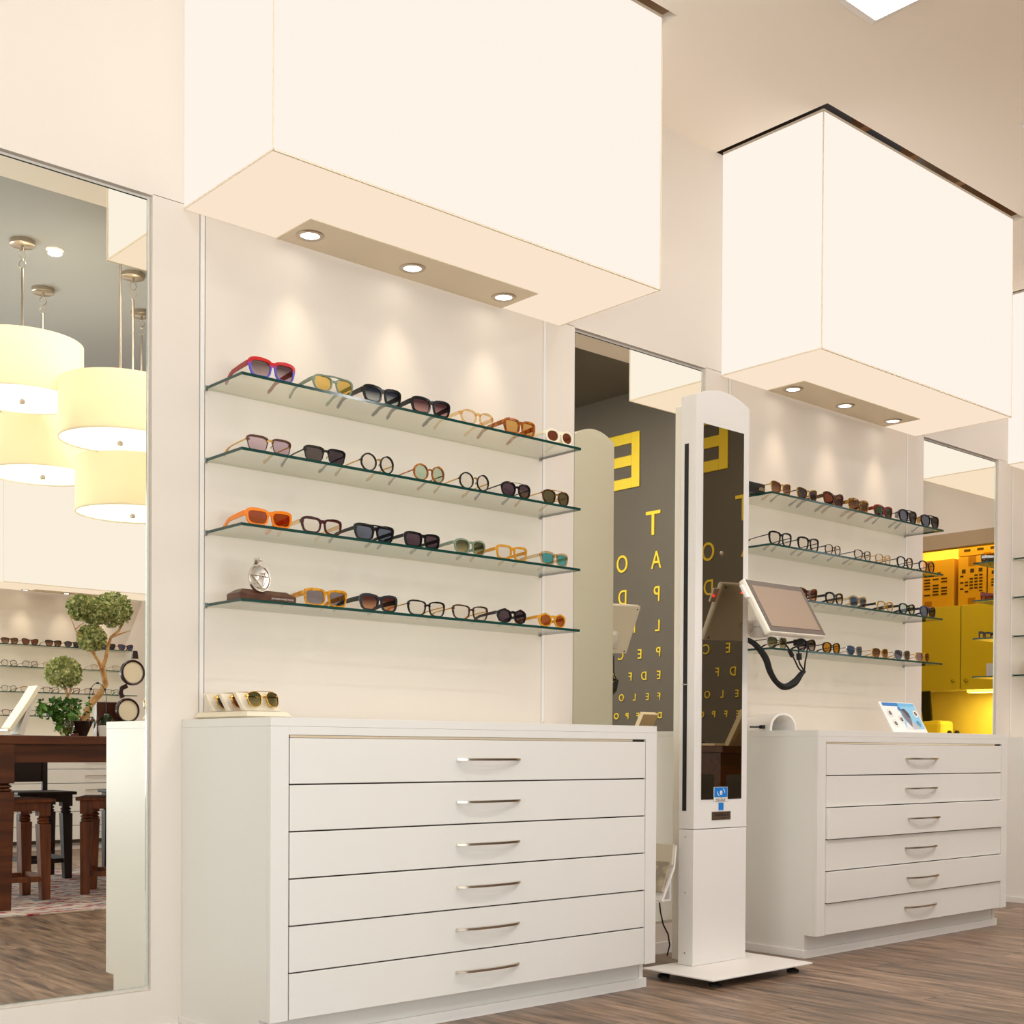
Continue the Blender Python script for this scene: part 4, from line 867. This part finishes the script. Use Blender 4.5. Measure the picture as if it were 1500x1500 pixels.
# ------------------------------------------------------------ things on the table
TT = .8155
t = thing('phone_stand', 'white angled display stand on the wooden table', 'stand', (.70, -3.1, TT))
b = MB(); b.hexa([(-.03, -.05, 0), (.03, -.05, 0), (.03, .05, 0), (-.03, .05, 0)], [(-.03, -.05, .006), (.03, -.05, .006), (.03, .05, .006), (-.03, .05, .006)]); b.build('base', white_p, t, bevel=.001)
b = MB(); b.ribbon([(.012, 0, .006), (.06, 0, .155)], [(.055, .014), (.055, .010)], (0, 1, 0)); b.build('upright', white_p, t)
b = MB(); b.ribbon([(-.035, 0, .035), (.052, 0, .165), (.100, 0, .245)], [(.06, .010)]*3, (0, 1, 0)); b.box(-.055, -.028, -.06, .06, .022, .034); b.build('panel', pb('stand_cream', (246, 236, 214), .4), t, bevel=.001)
# vase with ivy
leafg = pb('ivy_leaf', (84, 128, 40), .5, vary=(20, (46, 86, 26)))
def leaves(n, pts_fn, size, seed, aspect=.7):
    rnd = random.Random(seed); b = MB()
    for _ in range(n):
        c = Vector(pts_fn(rnd)); a = Vector((rnd.gauss(0, 1), rnd.gauss(0, 1), rnd.gauss(0, 1))).normalized(); d = a.cross(Vector((rnd.gauss(0, 1), rnd.gauss(0, 1), rnd.gauss(0, 1)))).normalized(); e = a.cross(d)*.25*size; s = size*rnd.uniform(.7, 1.3)
        b.add([c-a*s, c-d*s*aspect*.6+e, c+a*s, c+d*s*aspect*.6+e], [(0, 1, 2), (0, 2, 3)])
    return b
t = thing('glass_vase', 'round clear glass vase of trailing ivy on the wooden table', 'vase', (.925, -3.02, TT))
b = MB(); b.lathe([(0, .001), (.022, .002), (.040, .03), (.044, .055), (.034, .078), (.030, .084)], (0, 0, 0), 24); b.build('bowl', glassy('vase_glass', (232, 236, 214), None, 2), t, True)
def ivy(r):
    u = r.random(); 
    if u < .6: return (r.gauss(.0, .045), r.gauss(0, .03), .10+r.uniform(-.02, .09))
    if u < .85: return (-.05-r.uniform(0, .09), r.gauss(0, .02), .13+r.gauss(0, .018))
    return (-.03-r.uniform(0, .02), r.gauss(0, .02), r.uniform(.03, .12))
o = leaves(300, ivy, .017, 3, 1.1).build('leaves', leafg, t); o['kind'] = 'stuff'
o = leaves(60, lambda r: (r.gauss(0, .016), r.gauss(0, .014), r.uniform(.01, .08)), .010, 4).build('stems', pb('vase_moss', (110, 130, 34), .6), t); o['kind'] = 'stuff'
# topiary
t = thing('topiary_tree', 'branching topiary with pale green hydrangea balls in a brown bowl', 'plant', (1.03, -3.14, TT))
b = MB(); b.lathe([(0, 0), (.048, 0), (.052, .004), (.082, .078), (.080, .080), (.070, .074), (0, .068)], (0, 0, 0), 32); b.build('bowl', pb('brown_ceramic', (52, 34, 28), .25), t, True)
bark = pb('pale_bark', (214, 170, 108), .6, vary=(25, (176, 124, 70)))
b = MB()
def br(pts, r0, r1): 
    n = len(pts); b.tube([(x-1.03, yy, z-TT) for x, yy, z in pts], [r0+(r1-r0)*k/(n-1) for k in range(n)], 8)
br([(1.065, 0, .885), (1.082, 0, .93), (1.110, -.01, .985), (1.160, -.01, 1.04), (1.185, 0, 1.09), (1.176, 0, 1.14), (1.160, .01, 1.175)], .020, .014)
br([(1.165, 0, 1.17), (1.185, 0, 1.22), (1.196, 0, 1.28), (1.215, 0, 1.335), (1.255, 0, 1.37), (1.275, .01, 1.41)], .012, .005)
br([(1.215, 0, 1.335), (1.25, .02, 1.352), (1.31, .02, 1.375)], .006, .002)
br([(1.196, 0, 1.29), (1.17, .01, 1.33), (1.14, .01, 1.36), (1.135, 0, 1.41)], .006, .003)
br([(1.165, 0, 1.17), (1.14, .01, 1.21), (1.11, .02, 1.245), (1.08, .02, 1.275)], .010, .005)
br([(1.130, 0, 1.22), (1.135, -.02, 1.25), (1.110, -.02, 1.275)], .005, .003)
br([(1.06, .02, 1.31), (1.02, .02, 1.35), (1.00, .02, 1.40), (.985, .02, 1.43)], .004, .0012)
br([(1.015, .02, 1.36), (1.04, .02, 1.385), (1.07, .0, 1.40)], .003, .0015)
br([(1.07, 0, .90), (1.04, 0, .925), (1.005, 0, .955), (.985, 0, .985), (.982, 0, 1.03), (.974, 0, 1.065)], .008, .0045)
br([(.984, 0, 1.01), (.995, 0, 1.04), (1.003, 0, 1.075)], .004, .003)
b.build('trunk', bark, t, True)
b = leaves(40, lambda r: (r.gauss(.03, .03), r.gauss(0, .025), .078+r.uniform(-.004, .008)), .012, 9, 1.2); o = b.build('bark_mulch', pb('mulch', (120, 80, 52), .8), t); o['kind'] = 'stuff'
hyd = pb('hydrangea', (206, 206, 142), .7, vary=(45, (122, 140, 78)))
for k, (x, z, r) in enumerate(((.962, 1.140, .088), (1.055, 1.478, .072), (1.110, 1.325, .072), (1.130, 1.465, .078), (1.225, 1.480, .098))):
    def sphere(rr, x=x, z=z, r=r):
        v = Vector((rr.gauss(0, 1), rr.gauss(0, 1), rr.gauss(0, 1))).normalized()*r*rr.uniform(.86, 1.03); return (x-1.03+v.x, v.y, z-TT+v.z*.9)
    lb = leaves(620, sphere, .0115, 20+k, 1.3)
    lb.lathe([(.0, -.85*r*.82), (r*.6, -.55*r), (r*.82, 0), (r*.6, .55*r), (0, .85*r*.82)], (x-1.03, 0, z-TT), 14)
    o = lb.build('foliage_ball', hyd, t); o['kind'] = 'stuff'
# orchid pot with wire arch
t = thing('orchid_pot', 'white ribbed pot with broad dark leaves and a wire hoop', 'plant', (1.115, -2.98, TT))
b = MB(); pr_ = []
for k in range(7): z = .008*k; rr = .030+.008*k/7; pr_ += [(rr, z), (rr+.0015, z+.004)]
b.lathe([(0, 0)]+pr_+[(.036, .056), (0, .052)], (0, 0, 0), 28); b.build('pot', white_p, t, True)
b = MB()
for (dx, dz, dy, wd) in ((-.055, .012, -.01, .020), (-.02, -.006, -.03, .020), (.03, .055, .0, .014), (.0, .07, .02, .012), (.045, .03, -.01, .014)):
    b.ribbon([(0, 0, .055), (dx*.4, dy*.5, .095+dz*.3), (dx*.85, dy, .075+dz*.5), (dx, dy*1.2, .03+dz)], [(wd*.4, .0015), (wd, .0015), (wd*.95, .0015), (wd*.25, .001)], (0, 1, .3) if dx else (1, 0, 0))
b.build('leaves', pb('orchid_leaf', (44, 66, 36), .4), t, True)
b = MB(); hoop = [(-.085, 0, .05)]+[(-.042+.045*math.cos(R(180-18*k)), 0, .195+.075*math.sin(R(180-18*k))) for k in range(11)]+[(.004, 0, .05)]; b.tube(hoop, .0018, 6)
for k in (1, 3, 6, 9): b.box(hoop[k][0]-.006, hoop[k][0]+.006, -.004, .004, hoop[k][2]-.005, hoop[k][2]+.005)
b.build('wire_hoop', pb('dark_green_wire', (26, 44, 40), .5), t)
# picture frame / box
t = thing('wooden_box', 'dark brown box with a white edge behind the orchid pot', 'box', (1.275, -3.30, TT))
b = MB(); b.box(-.075, .075, -.02, .02, 0, .185); b.build('body', pb('box_brown', (104, 50, 24), .4, vary=(4, (30, 14, 10))), t, bevel=.002)
b = MB(); b.box(-.079, .079, -.022, .022, .186, .190); b.build('edge', trimw, t)
# double round vanity mirrors
vw = pb('vanity_wood', (52, 26, 24), .3)
t = thing('vanity_mirror', 'dark wooden stand with two round mirrors on the table', 'mirror', (1.345, -3.20, TT))
b = MB(); b.lathe([(0, 0), (.055, 0), (.052, .012), (.012, .02), (.010, .06), (0, .06)], (.01, .02, 0), 24)
b.ribbon([(.03, .02, .21), (.042, .02, .235), (.036, .02, .26), (.005, .02, .275)], [(.006, .012)]*4, (0, 1, 0)); b.ribbon([(-.035, .012, .42), (-.035, .012, .46)], [(.008, .018), (.008, .012)], (0, 1, 0)); b.build('stand', vw, t, True)
for (cx, cz, r) in ((-.018, .345, .068), (.010, .142, .066)):
    b = MB(); b.lathe([(r-.012, -.008), (r-.004, -.012), (r, -.004), (r, .014), (r-.01, .018), (0, .018)], (cx, 0, cz), 32, 'y'); f = b.build('frame', vw, t, True)
    b = MB(); b.disc((cx, -.004, cz), r-.0115, 32, 'y')
    # these small mirrors face the camera side; pale colour stands in for their reflection
    g = b.build('glass', pb('vanity_glass', (250, 240, 214), .2, 0), f)
for o_ in [o for o in bpy.data.objects if o.parent == t]: pass
t.rotation_euler = (0, 0, math.pi); t.location = (1.345, -3.20, TT)
b = MB(); b.box(-.02, .02, -.01, .01, 0, .010); b.box(-.006, .018, -.008, .008, .010, .013)
tag(b.build('wooden_clip', wood_d, None, loc=(.842, -2.72, TT)), 'small brown wooden block at the table\'s front edge', 'block')

# ------------------------------------------------------------ desk before the letter wall (seen in the kiosk panel)
t = thing('desk', 'dark brown desk before the letter wall, in the kiosk panel', 'desk', (4.6, -2.9, 0))
b = MB(); b.box(-.35, .35, -.6, .55, .75, .79); b.build('desktop', wood_t, t, bevel=.003)
for sx_ in (-1, 1):
    for y in (-.55, .5): b = MB(); b.box(sx_*.31-.025, sx_*.31+.025, y-.025, y+.025, 0, .7495); b.build('leg', wood_t, t, bevel=.002)
b = MB(); b.box(-.33, .33, -.57, -.545, .62, .749); b.box(-.33, .33, .495, .52, .62, .749); b.box(-.33, -.31, -.545, .495, .62, .749); b.build('apron', wood_t, t)
t = thing('easel_stand', 'cream leaning panel stand on the desk, in the kiosk panel', 'stand', (4.5, -2.42, .7905))
b = MB(); b.ribbon([(0, -.05, 0), (0, .07, .21)], [(.07, .016)]*2, (1, 0, 0)); b.build('panel', pb('stand_beige', (206, 188, 150), .5), t, bevel=.001)
b = MB(); b.ribbon([(0, .05, 0), (0, .03, .14)], [(.01, .006)]*2, (1, 0, 0)); b.build('strut', black, t)
b = MB(); b.box(4.36, 4.56, -2.62, -2.50, .7905, .805); tag(b.build('paper_stack', pb('paper', (232, 214, 180), .7), None, bevel=.002, ), 'stack of cream papers on the desk', 'papers')
b = MB(); b.hexa([(4.34,-2.86,.7905),(4.50,-2.86,.7905),(4.50,-2.65,.7905),(4.34,-2.65,.7905)], [(4.37,-2.84,.83),(4.47,-2.84,.83),(4.47,-2.67,.815),(4.37,-2.67,.815)]); tag(b.build('black_case', black, None, bevel=.004), 'black glasses case on the desk', 'case')

# ------------------------------------------------------------ opposite eyewear bay (seen in the left mirror)
OX0, OX1, OY = 1.765, 3.06, -6.2
light_box(OX0, OY, YO+.02, OX1-OX0, 1.965, 2.95, 'light box over the opposite shelves, in the left mirror', (.35, .03, -.29), -1, 'wall light boxes', .8)
OP = thing('glass_shelf', 'tmp', 'shelf'); bpy.data.objects.remove(OP)
OZ = [1.540, 1.372, 1.180, 1.000]
for k, z in enumerate(OZ):
    t = thing('glass_shelf', '%s glass shelf on the opposite wall, in the left mirror' % word[k], 'shelf', (2.40, YO+.0005, z-.007), math.pi, 'glass eyewear shelves')
    b = MB(); b.box(-.54, .56, -.16, 0, 0, .007); b.build('pane', shelf_g, t)
    b = MB(); b.box(-.54, .56, -.1608, -.1602, 0, .007); b.build('polished_edge', shelf_e, t)
ospec = [[('square','tortd','dkb'),('cat','tortd','brn'),('flat','black','dkb'),('panto','black','gry'),('round','black','dk'),('square','black','gry'),('cat','redt','blu')],
 [('round','black2','clr'),('round','black2','clr'),('panto','clear','clr'),('rect','clear','clr'),('panto','clear','clr'),('rect','clear','clr')],
 [('round','steelg','clr'),('panto','amber','clr'),('rect','burg','clr'),('rect','tortr','clr'),('rect','redt','clr'),('panto','steelg','clr')],
 [('square','tortr','clr'),('flat','steelg','clr'),('round','black2','clr')]]
oxs = [[1.925, 2.08, 2.26, 2.41, 2.56, 2.70, 2.85], [1.92, 2.08, 2.24, 2.42, 2.62, 2.80], [1.92, 2.07, 2.24, 2.41, 2.57, 2.74], [1.93, 2.13, 2.32]]
onames = dict(tortd='dark tortoise', black='black', redt='red tortoise', black2='charcoal', clear='clear', steelg='green', amber='amber', burg='burgundy', tortr='reddish tortoise')
from collections import Counter
cnt = Counter()
for k in range(4):
    for j, ((shp, f, ln), x) in enumerate(zip(ospec[k], oxs[k])):
        a = .0232; lab = '%s %s %s on the opposite wall\'s %s shelf, %s' % (onames[f], {'cat': 'cat-eye', 'flat': 'flat-top', 'panto': 'rounded', 'rect': 'rectangular', 'square': 'square', 'round': 'round'}[shp], 'eyeglasses' if ln == 'clr' else 'sunglasses', word[k], ['first in the mirror', 'second in the mirror', 'third in the mirror', 'fourth in the mirror', 'fifth in the mirror', 'sixth in the mirror', 'last in the mirror'][j])
        eyeglasses(x, OZ[k], (shp, a, .0200, .0030 if ln != 'clr' else .0018, .002, f, ln, f, 'metal', None), lab, 'glasses on the opposite wall', y=YO+.145, rz=math.pi)
cabinet(1.68, 'white drawer cabinet against the opposite wall, in the left mirror', yf=-5.99, yw=YO+.001, w=1.42, top=.76, bot=.05, first=.700, pitch=.1045, rz=math.pi, hw=.19)
